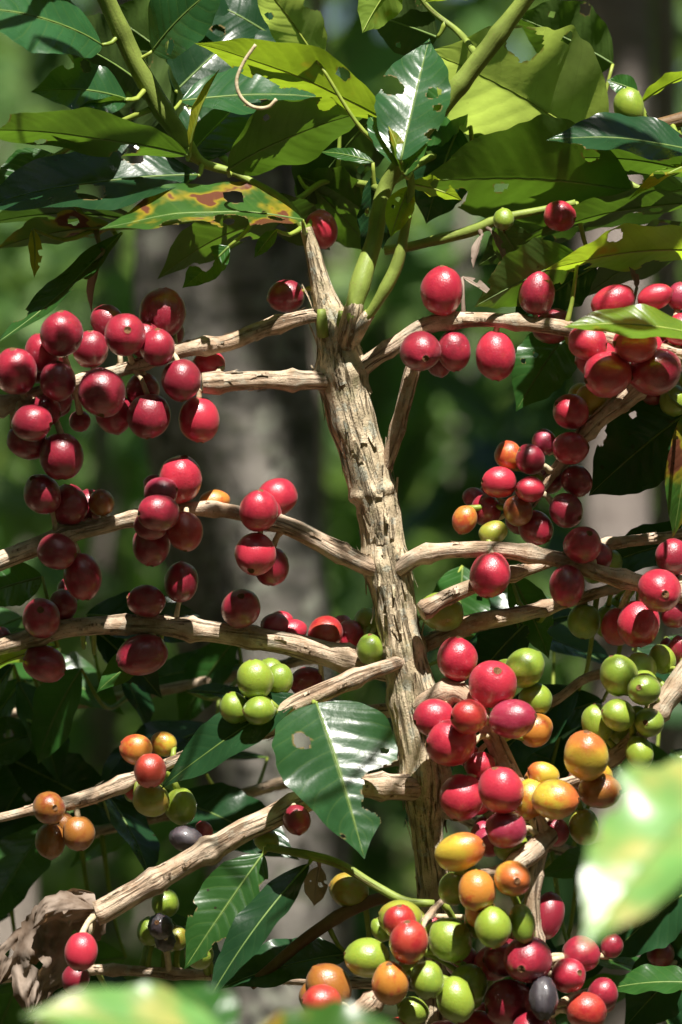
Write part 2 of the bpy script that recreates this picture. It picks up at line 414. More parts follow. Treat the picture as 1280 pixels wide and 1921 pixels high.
class Tree:
    def __init__(s, name, label, base, group=None):
        s.e = thing(name, label, 'coffee plant', base, group); s.b = {}; s.lv = []; s.chs = []
    def branch(s, key, pts, **kw): s.b[key] = Branch(s, pts, **kw); return s.b[key]
    def leaf(s, key, base, tip, hw, tau, mat='leaf', **kw):
        if min(base[1], tip[1]) < 520 and min(base[1], tip[1]) > -200 and mat not in ('yellow',) and hw > 35: kw['nib'] = kw.get('nib', 0) + 2; hw *= 1.15
        s.lv.append((key, base, tip, hw, tau, mat, kw))
    def cherries(s, key, rows):
        for r in rows: s.chs.append((key, *r))
    def pick(s, key, base):
        p = np.array(P(base[0], base[1], base[2] / 1000))
        best, bd = s.b[key], 1e9
        for k, b in s.b.items():
            if k.startswith('bud') or k == 'stem': continue
            dd = float(((b.P - p) ** 2).sum(1).min())
            if dd < bd: best, bd = b, dd
        return best
    def build(s):
        place_cherries(s)
        for b in s.b.values(): b.build()
        for (key, base, tip, hw, tau, mat, kw) in s.lv: make_leaf(s.pick(key, base), base, tip, hw, tau, mat, **kw)

PLACED = []
def place_cherries(tree):
    items = []
    for (key, x, y, rx, ry, kind, lay) in tree.chs:
        b = tree.b[key]
        p0 = P(x, y, 0.0)
        # nearest place along the branch as the picture shows it
        i = int(np.argmin((b.px[:, 0] * 1000 - x) ** 2 + (b.px[:, 1] * 1000 - y) ** 2))
        d0 = b.px[i, 2]; br = b.px[i, 3]
        d2 = math.hypot(b.px[i, 0] * 1000 - x, b.px[i, 1] * 1000 - y) * S
        need = (br + min(rx, ry) * 1.02) * S
        off = math.sqrt(max(0, need * need - d2 * d2)) if d2 < need else 0
        d = d0 + (lay * .006 if d2 >= need else (math.copysign(off, lay) if lay else -off) + (abs(lay) - 1) * math.copysign(.006, lay) * (abs(lay) > 1))
        items.append([key, x, y, rx, ry, kind, d])
    rf = random.Random(len(items))
    for (key, x, y, rx, ry, kind, d) in list(items):      # fruit packed behind the outer ones
        for _ in range(3):
            fx, fy = x + rf.uniform(-1, 1) * rx, y + rf.uniform(-1, 1) * ry
            near = sum(1 for o in items if math.hypot(o[1] - fx, o[2] - fy) < 1.15 * math.sqrt(o[3] * o[4]))
            if near >= 2 and rf.random() < .5:
                items.append([key, fx, fy, rx * .82, ry * .82, kind, d + rf.uniform(.010, .016)]); break
    n = len(items)
    for it in range(60):
        moved = False
        for a in range(n):
            for c in range(a + 1, n):
                A, B = items[a], items[c]
                dx = math.hypot(A[1] - B[1], A[2] - B[2]) * S
                rr = (math.sqrt(A[3] * A[4]) + math.sqrt(B[3] * B[4])) * S * .95
                if dx >= rr: continue
                need = math.sqrt(rr * rr - dx * dx); dd = B[6] - A[6]
                if abs(dd) < need:
                    push = (need - abs(dd)) * .5; sg = 1 if dd >= 0 else -1
                    A[6] -= sg * push * .6; B[6] += sg * push * .6; moved = True
        if not moved: break
    for (key, x, y, rx, ry, kind, d) in items:
        b = tree.b[key]; p = P(x, y, d); q, qr, _ = b.near(p)
        k = (D + d) / D * S
        axis = (p - q); axis = axis.normalized() if axis.length > 1e-4 else Vector((0, -1, 0))
        # cherries swing a little toward the light and away from dead centre
        axis = (axis + Vector((random.uniform(-.35, .35), random.uniform(-.45, .1), random.uniform(-.35, .2)))).normalized()
        el = max(rx, ry) / min(rx, ry)
        r = min(rx, ry) * k
        if kind == 'k': me = random.choice(CHK)
        else: me = random.choice(CH)
        o = link('cherry', me, None, p, KLAB.get(kind))
        # long axis of an oval cherry is its own axis
        if el > 1.04:
            want = Vector((1, 0, 0)) if rx > ry else Vector((0, 0, 1))
            if axis.dot(want) < 0: want = -want
            axis = (axis * .45 + want).normalized()
        o.rotation_mode = 'QUATERNION'
        o.rotation_quaternion = Vector((0, 0, 1)).rotation_difference(axis) @ Quaternion((0, 0, 1), random.random() * 6.28)
        o.scale = (r, r, r * max(el, 1.0 + random.random() * .12))
        o.material_slots[0].link = 'OBJECT'; o.material_slots[0].material = K[kind]
        e = p - axis * (r * .93)
        if (e - q).length > .0015: b.stalk(q + (e - q).normalized() * (qr * .7), e, .0009 + .0003 * random.random(), 2 if kind in 'gvyo' else 1)
        b.ch.append(o)
    tree._fix = True

def finish_cherries(tree):
    for b in tree.b.values():
        for o in b.ch: o.parent = b.obj

def make_leaf(branch, base, tip, hw, tau, mat='leaf', bend=.06, fold=.18, bites=(), wave=.10, nw=2.6, pet=True, rag=.014, twist=0, shape=.82, name='leaf', label=None, nib=0, parent=None, curl=0.0, nrm=None):
    B = P(base[0], base[1], base[2] / 1000); T = P(tip[0], tip[1], tip[2] / 1000)
    ax = T - B; L = ax.length; a = ax.normalized()
    v = (camo.location - (B + T) / 2).normalized(); v = (v - a * v.dot(a)).normalized()
    s0 = a.cross(v); u = s0.copy()
    if abs(u.z) > .12:
        if u.z < 0: u = -u
    elif u.x < 0: u = -u
    if nrm is not None:
        v = (nrm - a * nrm.dot(a)).normalized(); s0 = a.cross(v); u = s0.copy()
    W = hw * S * (D + (base[2] + tip[2]) / 2000) / D
    sd = random.random() * 100
    bl = list(bites)
    for _ in range(nib):
        sg = random.choice((-1, 1)); bl.append((random.uniform(.2, .9), sg * random.uniform(.35, 1.0) * math.sin(math.pi * .9 * random.uniform(.35, .75)), random.uniform(.02, .065)))
    nw = nw * random.uniform(.7, 1.3)
    nt_, ns = (64, 30) if bl else (40, 16)
    rim = []
    mb = MB()
    grid = {}
    flat = {}
    for i in range(nt_ + 1):
        t = i / nt_
        w = max(0.0, math.sin(math.pi * min(1, t ** shape))) ** .85
        w *= 1 - .55 * max(0, (t - .80) / .20) ** 1.0 if t > .8 else 1
        tt = math.radians(tau + twist * (t - .5))
        n = v * math.cos(tt) + u * math.sin(tt); sd_ = n.cross(a)
        for j in range(ns + 1):
            s = -1 + 2 * j / ns
            ww = W * w * (1 + rag * nz(t * 14 + sd, s * 3, 1.0) * (abs(s) ** 3) * 4 + .012 * math.sin(t * 45 + sd) * abs(s) ** 4)
            acr = s * ww; al = L * t
            flat[(i, j)] = (al, acr)
            grid[(i, j)] = [t, s, n, sd_, ww]
    dead = set()
    def inb(al, ac):
        for k, (bt, bs, br) in enumerate(bl):
            dx, dy = al - bt * L, ac - bs * W
            an = math.atan2(dy, dx); r = br * L * (1 + .35 * nz(math.cos(an) * 1.6 + k * 3 + sd, math.sin(an) * 1.6, 2.2) + .12 * nz(math.cos(an) * 6, math.sin(an) * 6, k + sd))
            dd = math.hypot(dx, dy)
            if dd < r: return (bt * L, bs * W, r, dx, dy, dd)
        return None
    faces = []
    for i in range(nt_):
        for j in range(ns):
            q = [(i, j), (i + 1, j), (i + 1, j + 1), (i, j + 1)]
            ca = sum(flat[x][0] for x in q) / 4; cc = sum(flat[x][1] for x in q) / 4
            if bl and inb(ca, cc): continue
            faces.append(q)
    used = {x for q in faces for x in q}
    idx = {}
    for x in used:
        al, ac = flat[x]
        if bl:
            h = inb(al, ac)
            rim.append(1.0 if h else 0.0)
            if h and h[5] > 1e-7: al = h[0] + h[3] / h[5] * h[2]; ac = h[1] + h[4] / h[5] * h[2]
        t, s, n, sd_, ww = grid[x]
        tw = al / L; ss = ac / W
        lift = bend * L * 4 * tw * (1 - tw) + abs(ac) * fold + wave * W * math.sin(tw * nw * 6.283 + sd + (1.3 if s > 0 else 0)) * abs(ss) ** 1.7
        lift += .004 * W * math.sin((tw - abs(ss) * .17) * 62.8) * (1 - abs(ss) * .5)
        lift += .05 * W * nz(al * 45 + sd, ac * 45, 3.3)
        if curl: lift -= curl * ac * ac / W
        idx[x] = len(mb.v)
        mb.v.append(a * al + sd_ * ac + n * lift)
        mb.uv.append(((s + 1) / 2, t))
    for q in faces: mb.f.append(tuple(idx[x] for x in q)); mb.m.append(0)
    # midrib
    rib = []
    for i in range(0, nt_ + 1, 3):
        t = i / nt_
        if bl and inb(L * t, 0): break
        n = grid[(i, 0)][2]
        lift = bend * L * 4 * t * (1 - t) + .05 * W * nz(L * t * 45 + sd, 0, 3.3)
        p = a * (L * t) + n * lift
        rib.append((p.x, p.y, p.z, .0005 * (1 - .75 * t)))
    mb.bk = []
    nuv = len(mb.v)
    if len(rib) > 2: mb.tube(rib, 6, 2)
    if pet and branch is not None:
        q, qr, _ = branch.near(B); dl = q - B
        if dl.length > .001:
            mid = dl * .5 + Vector((0, 0, -.15 * dl.length))
            mb.tube(catmull([(0, 0, 0, .0006), (*mid, .0008), (*dl, .0011)], .004), 7, 1)
    mb.bk = []
    ml = M[mat]
    pm = M['petiole'] if mat not in ('dry',) else M['dry']
    nr_ = len(mb.v); rim += [0.0] * (nr_ - len(rim))
    me = mb.mesh('leaf', [ml, pm, M['midrib'] if mat not in ('lime', 'yellow', 'dry', 'pale') else pm])
    at = me.attributes.new('rim', 'FLOAT', 'POINT'); at.data.foreach_set('value', np.array(rim, np.float32))
    return link(name, me, parent or (branch.obj if branch else None), B, label)

# ------------------------------------------------------------------ ground
def ground():
    m, nt, N, Lk = mat_new('forest_soil'); g = G(nt)
    oc = g.n('ShaderNodeTexCoord').outputs['Object']
    n1 = g.noise(oc, 3, 5); n2 = g.noise(oc, 38, 4)
    col = g.mix(g.ramp(n1, .4, .62), (.10, .065, .04), (.045, .07, .022))
    c2 = g.mix(g.ramp(n2, .52, .66), (0, 0, 0), (.24, .17, .11)); Lk.new(col, c2.node.inputs[6])
    pr = g.n('ShaderNodeBsdfPrincipled', {'Base Color': c2, 'Roughness': .95, 'Normal': g.bump(n2, .03, 1)})
    Lk.new(pr.outputs[0], g.n('ShaderNodeOutputMaterial').inputs[0])
    n = 70; mb = MB()
    xs = np.sign(np.linspace(-1, 1, n)) * np.abs(np.linspace(-1, 1, n)) ** 3 * 220
    for y in xs:
        for x in xs:
            r = math.hypot(x, y)
            mb.v.append(Vector((x, y, .05 * nz(x * .8, y * .8, 0) * min(1, r) + max(0, y - 6) * .05 * min(1, max(0, 60 - y) / 60 + .3))))
    for i in range(n - 1):
        for j in range(n - 1):
            a = i * n + j; mb.f.append((a, a + 1, a + n + 1, a + n)); mb.m.append(0)
    o = link('ground', mb.mesh('ground', [m])); o['kind'] = 'structure'
ground()
def gz(x, y): return .05 * nz(x * .8, y * .8, 0) * min(1, math.hypot(x, y)) + max(0, y - 6) * .05 * min(1, max(0, 60 - y) / 60 + .3)

# ------------------------------------------------------------------ background wood
def crown_mesh(name, centers, n, size, mat, seed, droop=.5, gap=.30):
    """many folded leaves spread through the lobes in `centers` (x,y,z,rx,rz)"""
    r = np.random.default_rng(seed)
    T = np.array([0, .25, .55, .8, 1.0]); Wd = np.array([.02, .16, .19, .11, .005])
    tv = []
    for t, w in zip(T, Wd): tv += [(-w, t, .06 - .25 * t * t), (0, t, -.25 * t * t), (w, t, .06 - .25 * t * t)]
    tv = np.array(tv); tf = []
    for i in range(4):
        for j in range(2): a = i * 3 + j; tf.append((a, a + 1, a + 4, a + 3))
    tf = np.array(tf); uvt = np.array([((k % 3) / 2, T[k // 3]) for k in range(15)])
    cs = np.array(centers, float); vol = cs[:, 3] ** 2 * cs[:, 4]
    pick = r.choice(len(cs), n, p=vol / vol.sum())
    dirs = r.normal(size=(n, 3)); dirs /= np.linalg.norm(dirs, axis=1)[:, None]
    rad = r.random(n) ** .45
    pos = cs[pick, :3] + dirs * rad[:, None] * np.stack([cs[pick, 3], cs[pick, 3], cs[pick, 4]], 1)
    if gap:   # the crowns leave a sunlit gap over the pruned plant
        c0 = np.array([0, -.05, CZ]); sv = np.array(SUN); rel = pos - c0
        keep = np.linalg.norm(rel - (rel @ sv)[:, None] * sv, axis=1) > gap + size * .7
        pos, dirs = pos[keep], dirs[keep]; n = len(pos)
    V = np.empty((n, 15, 3))
    for k in range(n):
        out = dirs[k] * [1, 1, .3] + r.normal(size=3) * .5 + [0, 0, -droop * .6]
        out /= np.linalg.norm(out)
        up = np.array([0, 0, 1.0]) + r.normal(size=3) * .45; sd = np.cross(out, up); sd /= np.linalg.norm(sd); up = np.cross(sd, out)
        sz = size * r.uniform(.6, 1.3)
        V[k] = pos[k] + sz * (tv[:, :1] * sd + tv[:, 1:2] * out + tv[:, 2:] * up)
    V = V.reshape(-1, 3); F = (tf[None] + (np.arange(n) * 15)[:, None, None]).reshape(-1, 4)
    me = bpy.data.meshes.new(name)
    me.vertices.add(len(V)); me.vertices.foreach_set('co', V.astype(np.float32).ravel())
    me.loops.add(F.size); me.loops.foreach_set('vertex_index', F.astype(np.int32).ravel())
    me.polygons.add(len(F)); me.polygons.foreach_set('loop_start', np.arange(0, F.size, 4, dtype=np.int32)); me.polygons.foreach_set('loop_total', np.full(len(F), 4, np.int32))
    ul = me.uv_layers.new(name='UVMap'); ul.data.foreach_set('uv', np.tile(uvt, (n, 1))[F.ravel()].astype(np.float32).ravel())
    me.materials.append(mat); me.polygons.foreach_set('use_smooth', [True] * len(F)); me.update(calc_edges=True); me.validate()
    return me

def simple_tube(name, rows, mat, seg=24, rough=.06, ns=(30, 8), step=.03, parent=None):
    mb = MB(); mb.tube(catmull(rows, step), seg, 0, rough, ns, (), True, random.random() * 9)
    return link(name, mb.mesh(name, [M[mat]]), parent)

M['bgleaf'] = leaf_mat('understory_leaf', (.11, .22, .065), (.14, .24, .075), (.28, .46, .09), rough=.55, tfac=.42, spec=.25, vein=(.07, .15, .03))
M['bgleaf2'] = leaf_mat('understory_leaf_dark', (.05, .12, .04), (.08, .15, .045), (.12, .25, .035), rough=.34, vein=(.04, .09, .03))
M['bgleaf3'] = leaf_mat('understory_leaf_light', (.19, .30, .11), (.22, .32, .12), (.42, .58, .14), rough=.6, tfac=.42, spec=.25, vein=(.09, .16, .05))

def bush(x, y, h, rad, n, size, mat, seed, label, group, cat='bush', name='coffee_bush'):
    z = gz(x, y); e = thing(name, label, cat, (x, y, z), group); r = random.Random(seed)
    simple_tube('trunk', [(x, y, z - .05, .03), (x + r.uniform(-.05, .05), y, z + h * .5, .022), (x + r.uniform(-.1, .1), y, z + h * .92, .008)], 'darkbark', 10, .05, parent=e)
    cs = []
    for k in range(9):
        a = r.random() * 6.28; q = r.uniform(.15, .75) * rad; zz = z + h * r.uniform(.22, .92)
        cs.append((x + q * math.cos(a), y + q * math.sin(a), zz, rad * r.uniform(.35, .6), h * r.uniform(.12, .2)))
    link('crown', crown_mesh('crown', cs, n, size, M[mat], seed), e)

def shade_tree(label, path, mat, crown, n, size, lmat, seed, group=None, seg=40, step=.02, rough=.05, ns=(30, 8), limbs=5):
    x, y = path[0][0], path[0][1]; e = thing('shade_tree', label, 'tree', (x, y, gz(x, y)), group)
    simple_tube('trunk', path, mat, seg, rough, ns, step, e)
    tx, ty, tz, tr = path[-1]; r = random.Random(seed)
    for c in list(dict.fromkeys(crown))[:limbs]:
        simple_tube('limb', [(tx, ty, tz - .15, tr * .7), ((tx + c[0]) / 2, (ty + c[1]) / 2, (tz + c[2]) / 2 + .1, tr * .45), (c[0], c[1], c[2], tr * .15)], mat, 10, .05, parent=e)
    link('crown', crown_mesh('crown', crown, n, size, M[lmat], seed), e)

def W_(px, py, d, r):
    p = P(px, py, d); return (p.x, p.y, p.z, r * S * (D + d) / D)
# big lichen-grey trunk right behind the pruned stem
d = .80
pth = [W_(560, 5300, d, 150), W_(548, 3200, d, 140), W_(535, 1900, d, 132), W_(500, 1400, d, 138), W_(452, 1000, d, 150), W_(425, 700, d, 160), W_(410, 400, d, 162), W_(395, -300, d, 165), W_(380, -2500, d, 160), W_(400, -6000, d, 130)]
b0 = pth[0]; pth[0] = (b0[0], b0[1], -.05, b0[3] * 1.3)
tp = pth[-1]
shade_tree('thick grey lichen-covered tree trunk standing behind the pruned coffee stem', pth, 'greybark',
           [(.30, -.24, 4.0, .36, .20)] * 3 + [(.05, .35, 3.5, .75, .25), (tp[0] - .7, 1.4, tp[2] + .5, .8, .4), (tp[0] + .6, 1.9, tp[2] + .6, .8, .4), (tp[0], 2.6, tp[2] + .8, .9, .5)], 2000, .16, 'bgleaf2', 11, seg=64, step=.008, rough=.07, ns=(60, 14))  # first two lobe groups added out of view, to shade trunk and plant
d = 1.7
pth = [W_(1175, 4700, d, 75), W_(1170, 2000, d, 66), W_(1160, 1200, d, 62), W_(1150, 800, d, 64), W_(1135, 100, d, 80), W_(1120, -800, d, 80), W_(1100, -3500, d, 70)]
pth[0] = (pth[0][0], pth[0][1], -.05, pth[0][3] * 1.3); tp = pth[-1]
shade_tree('brown tree trunk beside the hanging right-hand cherry branches', pth, 'darkbark',
           [(.46, .86, 4.0, .30, .2)] * 9 + [(tp[0] + .5, 2.2, tp[2] + .4, .7, .4), (tp[0] - .4, 3.0, tp[2] + .5, .6, .3)], 900, .16, 'bgleaf2', 12, seg=40, step=.015, ns=(40, 10), limbs=2)  # repeated lobe added out of view to shade the trunk's upper part
d = 1.0
pth = [W_(-30, 5000, d, 110), W_(-20, 2200, d, 92), W_(-15, 1600, d, 84), W_(-60, 1300, d, 80), W_(-160, 600, d, 76), W_(-350, -600, d, 70), W_(-500, -3000, d, 60)]
pth[0] = (pth[0][0], pth[0][1], -.05, pth[0][3] * 1.3); tp = pth[-1]
shade_tree('rough leaning tree trunk beside the withered brown leaf', pth, 'palebark',
           [(tp[0] - .5, 1.6, tp[2] + .3, .6, .35), (tp[0] + .2, 2.0, tp[2] + .5, .6, .35)], 400, .16, 'bgleaf2', 13, seg=36, step=.015, ns=(50, 10), limbs=2)
for (px0, px1, d, r, lab, mt, sd_) in ((600, 592, 2.2, 17, 'slim pale tree trunk just right of the thick grey trunk', 'palebark', 14),
                                 (185, 215, 4.2, 34, 'pale tree trunk deep in the wood left of the grey trunk', 'palebark', 15),
                                 (1262, 1240, 3.0, 30, 'tan tree trunk deep in the wood right of the brown trunk', 'palebark', 16)):
    zb = W_(px0, 3000, d, r); zt = W_(px1, -1500, d, r * .8)
    pth = [(zb[0], zb[1], -.05, zb[3]), W_((px0 + px1) / 2, 800, d, r), zt]
    shade_tree(lab, pth, mt, [(zt[0] + .3, d + .9, zt[2] + .9, .5, .3), (zt[0] - .4, d + 1.2, zt[2] + 1.1, .5, .3)], 140, .16, 'bgleaf2', sd_, seg=24, ns=(40, 8), limbs=2)

# the shade trees that stand round the clearing, beyond the frame
for i, (x, y, h, cr) in enumerate(((-3.2, -1.6, 5.0, 1.9), (3.4, -2.2, 5.2, 1.9), (-2.4, -5.2, 5.6, 2.2), (2.6, -6.0, 5.6, 2.2), (-5.2, 2.2, 5.2, 2.0), (5.2, 2.6, 5.2, 2.0), (.2, -8.2, 6.0, 2.4), (-5.6, -4.0, 5.2, 2.2), (5.8, -4.8, 5.2, 2.2), (-3.6, 4.8, 6.2, 1.5), (-3.3, .2, 6.0, 1.5), (3.7, -.9, 6.0, 1.5), (-1.6, -3.9, 6.2, 1.5), (-4.2, -.6, 3.0, 1.6), (4.2, .4, 3.0, 1.6), (-1.4, -5.0, 3.2, 1.5), (1.6, -4.6, 3.2, 1.5))):
    r_ = random.Random(300 + i); lob = []
    for k in range(7):
        a = k * .9 + r_.random(); lob.append((x + cr * .7 * math.cos(a), y + cr * .7 * math.sin(a), h + r_.uniform(-1.6, .9), cr * .6, cr * .5))
    shade_tree('leafy shade tree standing round the clearing beside the coffee plants', [(x, y, gz(x, y) - .1, .11), (x + .1, y, h * .5, .09), (x, y + .1, h, .06)], 'darkbark', lob, 1500, .30, 'bgleaf2', 300 + i, 'shade trees round the clearing', seg=14, step=.15, limbs=4)

BL = 'blurred leafy coffee bush in the undergrowth behind the stem'
rb = random.Random(5)
for i in range(34):
    y = 3.0 + (i / 33) ** 1.2 * 11
    hw_ = .55 + .30 * y
    x = ((i * .618) % 1.0 * 2 - 1) * hw_ + rb.uniform(-.1, .1)
    h = rb.uniform(.9, 1.5) + y * .13
    bush(x, y, h, .55 + .05 * y, int(330 + 12 * y), .13 + .004 * y, ('bgleaf', 'bgleaf2', 'bgleaf3', 'bgleaf2', 'bgleaf')[i % 5], 100 + i, BL, 'blurred bushes in the undergrowth')
# the far wood closes every gap: one mass nobody could count
cs = []
for k in range(420):
    a = rb.uniform(0, 6.283); q_ = rb.uniform(13, 26); x, y = q_ * math.cos(a), q_ * math.sin(a)
    cs.append((x, y, gz(x, y) + rb.uniform(0, 9), rb.uniform(1.2, 2.4), rb.uniform(1.0, 2.0)))
o = link('far_wood', crown_mesh('far_wood', cs, 44000, .80, M['bgleaf'], 77)); o['kind'] = 'stuff'; o['label'] = 'blurred green foliage of the far wood'; o['category'] = 'foliage'

# ------------------------------------------------------------------ the pruned coffee plant
g0 = P(815, 960, 0)
# added shade leaves: (shoot, pixel it shades, half-width and length in pixels, distance up the sun ray, depth of what it shades)
ADDED_SHADE = [('added_shade_left', 115, 1110, 64, 230, .34, -.02), ('added_shade_left', 310, 1180, 34, 230, .36, -.005), ('added_shade_left', 288, 1000, 20, 80, .35, -.02),
        ('added_shade_left', 180, 345, 26, 260, .28, -.01), ('added_shade_left', 520, 1215, 16, 150, .37, .01), ('added_shade_left', 640, 1225, 12, 90, .37, .01), ('added_shade_left', 90, 1140, 24, 230, .36, .005), ('added_shade_left', 425, 1150, 16, 140, .36, .006), ('added_shade_left', 480, 970, 9, 70, .34, -.005),
        ('added_shade_right', 1080, 1062, 26, 90, .34, -.02), ('added_shade_right', 1015, 965, 18, 110, .33, 0), ('added_shade_right', 1195, 1325, 20, 90, .40, -.03), ('added_shade_right', 618, 690, 34, 62, .30, -.006), ('added_shade_right', 1240, 705, 18, 90, .32, -.03),
        ('added_shade_right', 1000, 1805, 34, 130, .52, -.045), ('added_shade_right', 1150, 1770, 30, 120, .52, -.02), ('added_shade_right', 1160, 850, 50, 170, .32, .02), ('added_shade_right', 1140, 255, 20, 200, .27, -.02), ('added_shade_right', 1110, 1170, 20, 90, .36, .0)]
T1 = Tree('coffee_tree', 'pruned coffee plant with a rough tan stem and scattered red cherries', (g0.x, 0, 0))
T1.branch('stem', [(574, 428, 0, 11), (590, 480, 0, 15), (604, 540, 0, 20), (622, 600, 0, 30), (636, 660, 0, 40), (643, 710, 0, 45), (660, 780, 0, 40), (684, 860, 0, 41), (704, 935, 0, 40), (717, 1000, 0, 38), (726, 1065, 0, 43),
   (741, 1140, 0, 39), (757, 1225, 0, 38), (772, 1310, 0, 43), (788, 1400, 0, 43), (798, 1475, 0, 44), (803, 1560, 0, 31), (812, 1650, 0, 30), (818, 1760, 0, 33), (825, 2050, 0, 40), (835, 3500, 5, 60), (825, 5500, 5, 75), (815, 7700, 0, 105)],
   mat='bark', rough=.10, seg=84, name='trunk', step=.0012, dense=1.05,
   rings=[(.030, .003, .10), (.052, .004, .13), (.070, .005, .10), (.096, .0022, .16), (.099, .0015, -.1), (.121, .004, .12), (.152, .003, .10), (.170, .004, .10), (.199, .005, .12)])
st = T1.b['stem']
# peeling bark flakes, thickest round the old nodes
for k in range(120):
    yy = random.choice((600, 700, 830, 935, 1062, 1210, 1330, 1475, 1620)) + random.gauss(0, 26) if k % 3 else random.uniform(480, 1800)
    q = P(640, yy, 0); i = int(np.argmin(abs(st.P[:, 2] - q.z))); c = Vector(st.P[i]); r = st.rows[i][3]
    ax = Vector(st.P[i]) - Vector(st.P[min(i + 3, len(st.P) - 1)]); ax = ax.normalized() if ax.length > 0 else Vector((0, 0, 1))
    an = random.uniform(-2.0, 2.0); n = Vector((math.sin(an), -math.cos(an), 0)); n = (n - ax * n.dot(ax)).normalized()
    sg = random.choice((1, -1))
    st.mb.flake(c + n * (r * 1.02), n, (ax * sg + n.cross(ax) * random.uniform(-.4, .4)).normalized(), random.uniform(.0010, .0030), random.uniform(.004, .012), random.uniform(.0003, .0014))
B = T1.branch
B('b1', [(622, 590, 0, 14), (580, 594, -3, 15), (500, 615, -6, 17), (425, 643, -8, 17), (340, 657, -10, 16), (240, 690, -12, 13), (150, 715, -14, 14), (80, 738, -16, 17), (0, 762, -18, 18), (-120, 800, -22, 17), (-260, 830, -26, 14)], rough=.06)
B('b2', [(640, 714, 0, 19), (590, 713, -6, 19), (480, 714, -12, 20), (380, 719, -14, 21)], rough=.10, label='short pruned branch stub with frayed bark')
B('b3', [(722, 1072, 0, 20), (680, 1056, -6, 20), (600, 1015, -8, 20), (535, 985, -8, 19), (440, 962, -8, 15), (350, 955, -8, 15), (255, 972, -8, 16), (140, 1000, -8, 18), (0, 1053, -10, 20), (-120, 1100, -12, 18), (-250, 1140, -16, 15)])
B('b4', [(750, 1262, 5, 24), (690, 1245, 8, 26), (600, 1222, 8, 26), (480, 1195, 6, 23), (370, 1180, 5, 22), (250, 1172, 5, 20), (130, 1178, 4, 19), (0, 1213, 2, 18), (-130, 1240, 0, 16), (-280, 1260, -4, 13)])
B('b5', [(755, 1240, -5, 14), (690, 1262, -12, 16), (620, 1293, -14, 20), (555, 1323, -15, 21), (520, 1345, -15, 16)], rough=.05)
B('b6', [(800, 1480, 0, 30), (750, 1476, -8, 27), (650, 1477, -12, 21), (580, 1500, -14, 22), (515, 1530, -15, 25), (400, 1592, -17, 24), (300, 1648, -19, 24), (180, 1714, -22, 25)], rough=.09)
B('b7', [(760, 1330, 30, 16), (600, 1350, 20, 15), (440, 1390, 10, 13), (345, 1420, 4, 11), (250, 1462, 0, 16), (150, 1500, -2, 17), (60, 1520, -2, 11), (0, 1533, -2, 10), (-150, 1560, -4, 9), (-280, 1570, -8, 8)], rough=.05)
B('b8', [(650, 715, 0, 22), (690, 683, -3, 19), (740, 650, -6, 17), (800, 612, -8, 18), (870, 601, -10, 16), (960, 603, -12, 15), (1060, 617, -14, 17), (1160, 640, -16, 17), (1280, 668, -18, 18), (1420, 680, -20, 16), (1560, 685, -24, 12)], rough=.07)
B('b9', [(706, 900, 0, 12), (725, 868, -2, 14), (750, 790, -5, 15), (772, 705, -7, 17), (800, 625, -9, 14)], rough=.04)
B('b10', [(724, 1078, 0, 18), (750, 1065, -6, 19), (785, 1043, -8, 18), (850, 1032, -8, 16), (950, 1033, -8, 17), (1050, 1050, -8, 16), (1150, 1082, -8, 17), (1280, 1110, -8, 18), (1420, 1130, -8, 16), (1560, 1150, -10, 12)])
B('b12', [(770, 1222, 8, 18), (830, 1195, 4, 17), (885, 1172, 2, 20), (960, 1155, 4, 17), (1040, 1137, 8, 13), (1130, 1110, 14, 11), (1200, 1090, 20, 8)])
B('b13', [(772, 1335, 0, 24), (810, 1315, -10, 25), (860, 1300, -14, 22), (905, 1340, -18, 18), (940, 1415, -22, 22), (975, 1480, -28, 18), (1015, 1560, -36, 18), (1003, 1640, -38, 17), (1000, 1720, -38, 16), (1012, 1820, -36, 16), (1030, 1960, -36, 16), (1050, 2150, -40, 14)], rough=.05)
B('b13b', [(1030, 1565, -34, 22), (990, 1605, -44, 22), (935, 1635, -46, 14), (880, 1640, -46, 8)], rough=.04)
B('b17', [(820, 2100, 0, 26), (740, 2010, -25, 28), (660, 1925, -42, 28), (700, 1880, -44, 20), (760, 1810, -42, 12), (805, 1720, -34, 9), (830, 1690, -30, 6)], rough=.05)
B('twig_low', [(818, 1800, 12, 14), (740, 1690, 14, 12), (650, 1712, 12, 12), (560, 1772, 10, 11), (470, 1850, 10, 9)], rough=.05, mat='brownstem')
B('petiole_low', [(815, 1695, -24, 7), (760, 1690, -24, 8), (700, 1660, -22, 8), (640, 1622, -20, 9), (585, 1605, -18, 9), (500, 1590, -16, 7)], rough=.02, mat='greenstem', nodes=False)
B('twig_top', [(722, 470, 12, 9), (780, 460, 10, 9), (850, 442, 8, 10), (900, 428, 6, 11), (935, 412, 5, 9), (1010, 395, 5, 7), (1080, 380, 5, 6)], rough=.04, mat='greenstem')
B('shoot_left', [(574, 436, 0, 9), (535, 378, 4, 7), (445, 327, 8, 7), (380, 305, 8, 9), (345, 265, 6, 16), (300, 197, 4, 19), (250, 108, 0, 18), (200, 0, -6, 17), (150, -110, -16, 15), (105, -270, -40, 13), (90, -480, -70, 10)], rough=.03, mat='greenstem', name='shoot')
B('shoot_right', [(655, 625, -8, 14), (660, 590, -14, 15), (678, 525, -12, 19), (702, 450, -6, 16), (724, 350, 0, 15), (788, 258, -6, 14), (840, 190, -10, 16), (900, 110, -12, 18), (985, 0, -16, 15), (1060, -110, -26, 14), (1130, -280, -46, 12), (1150, -480, -70, 9)], rough=.03, mat='greenstem', name='shoot')
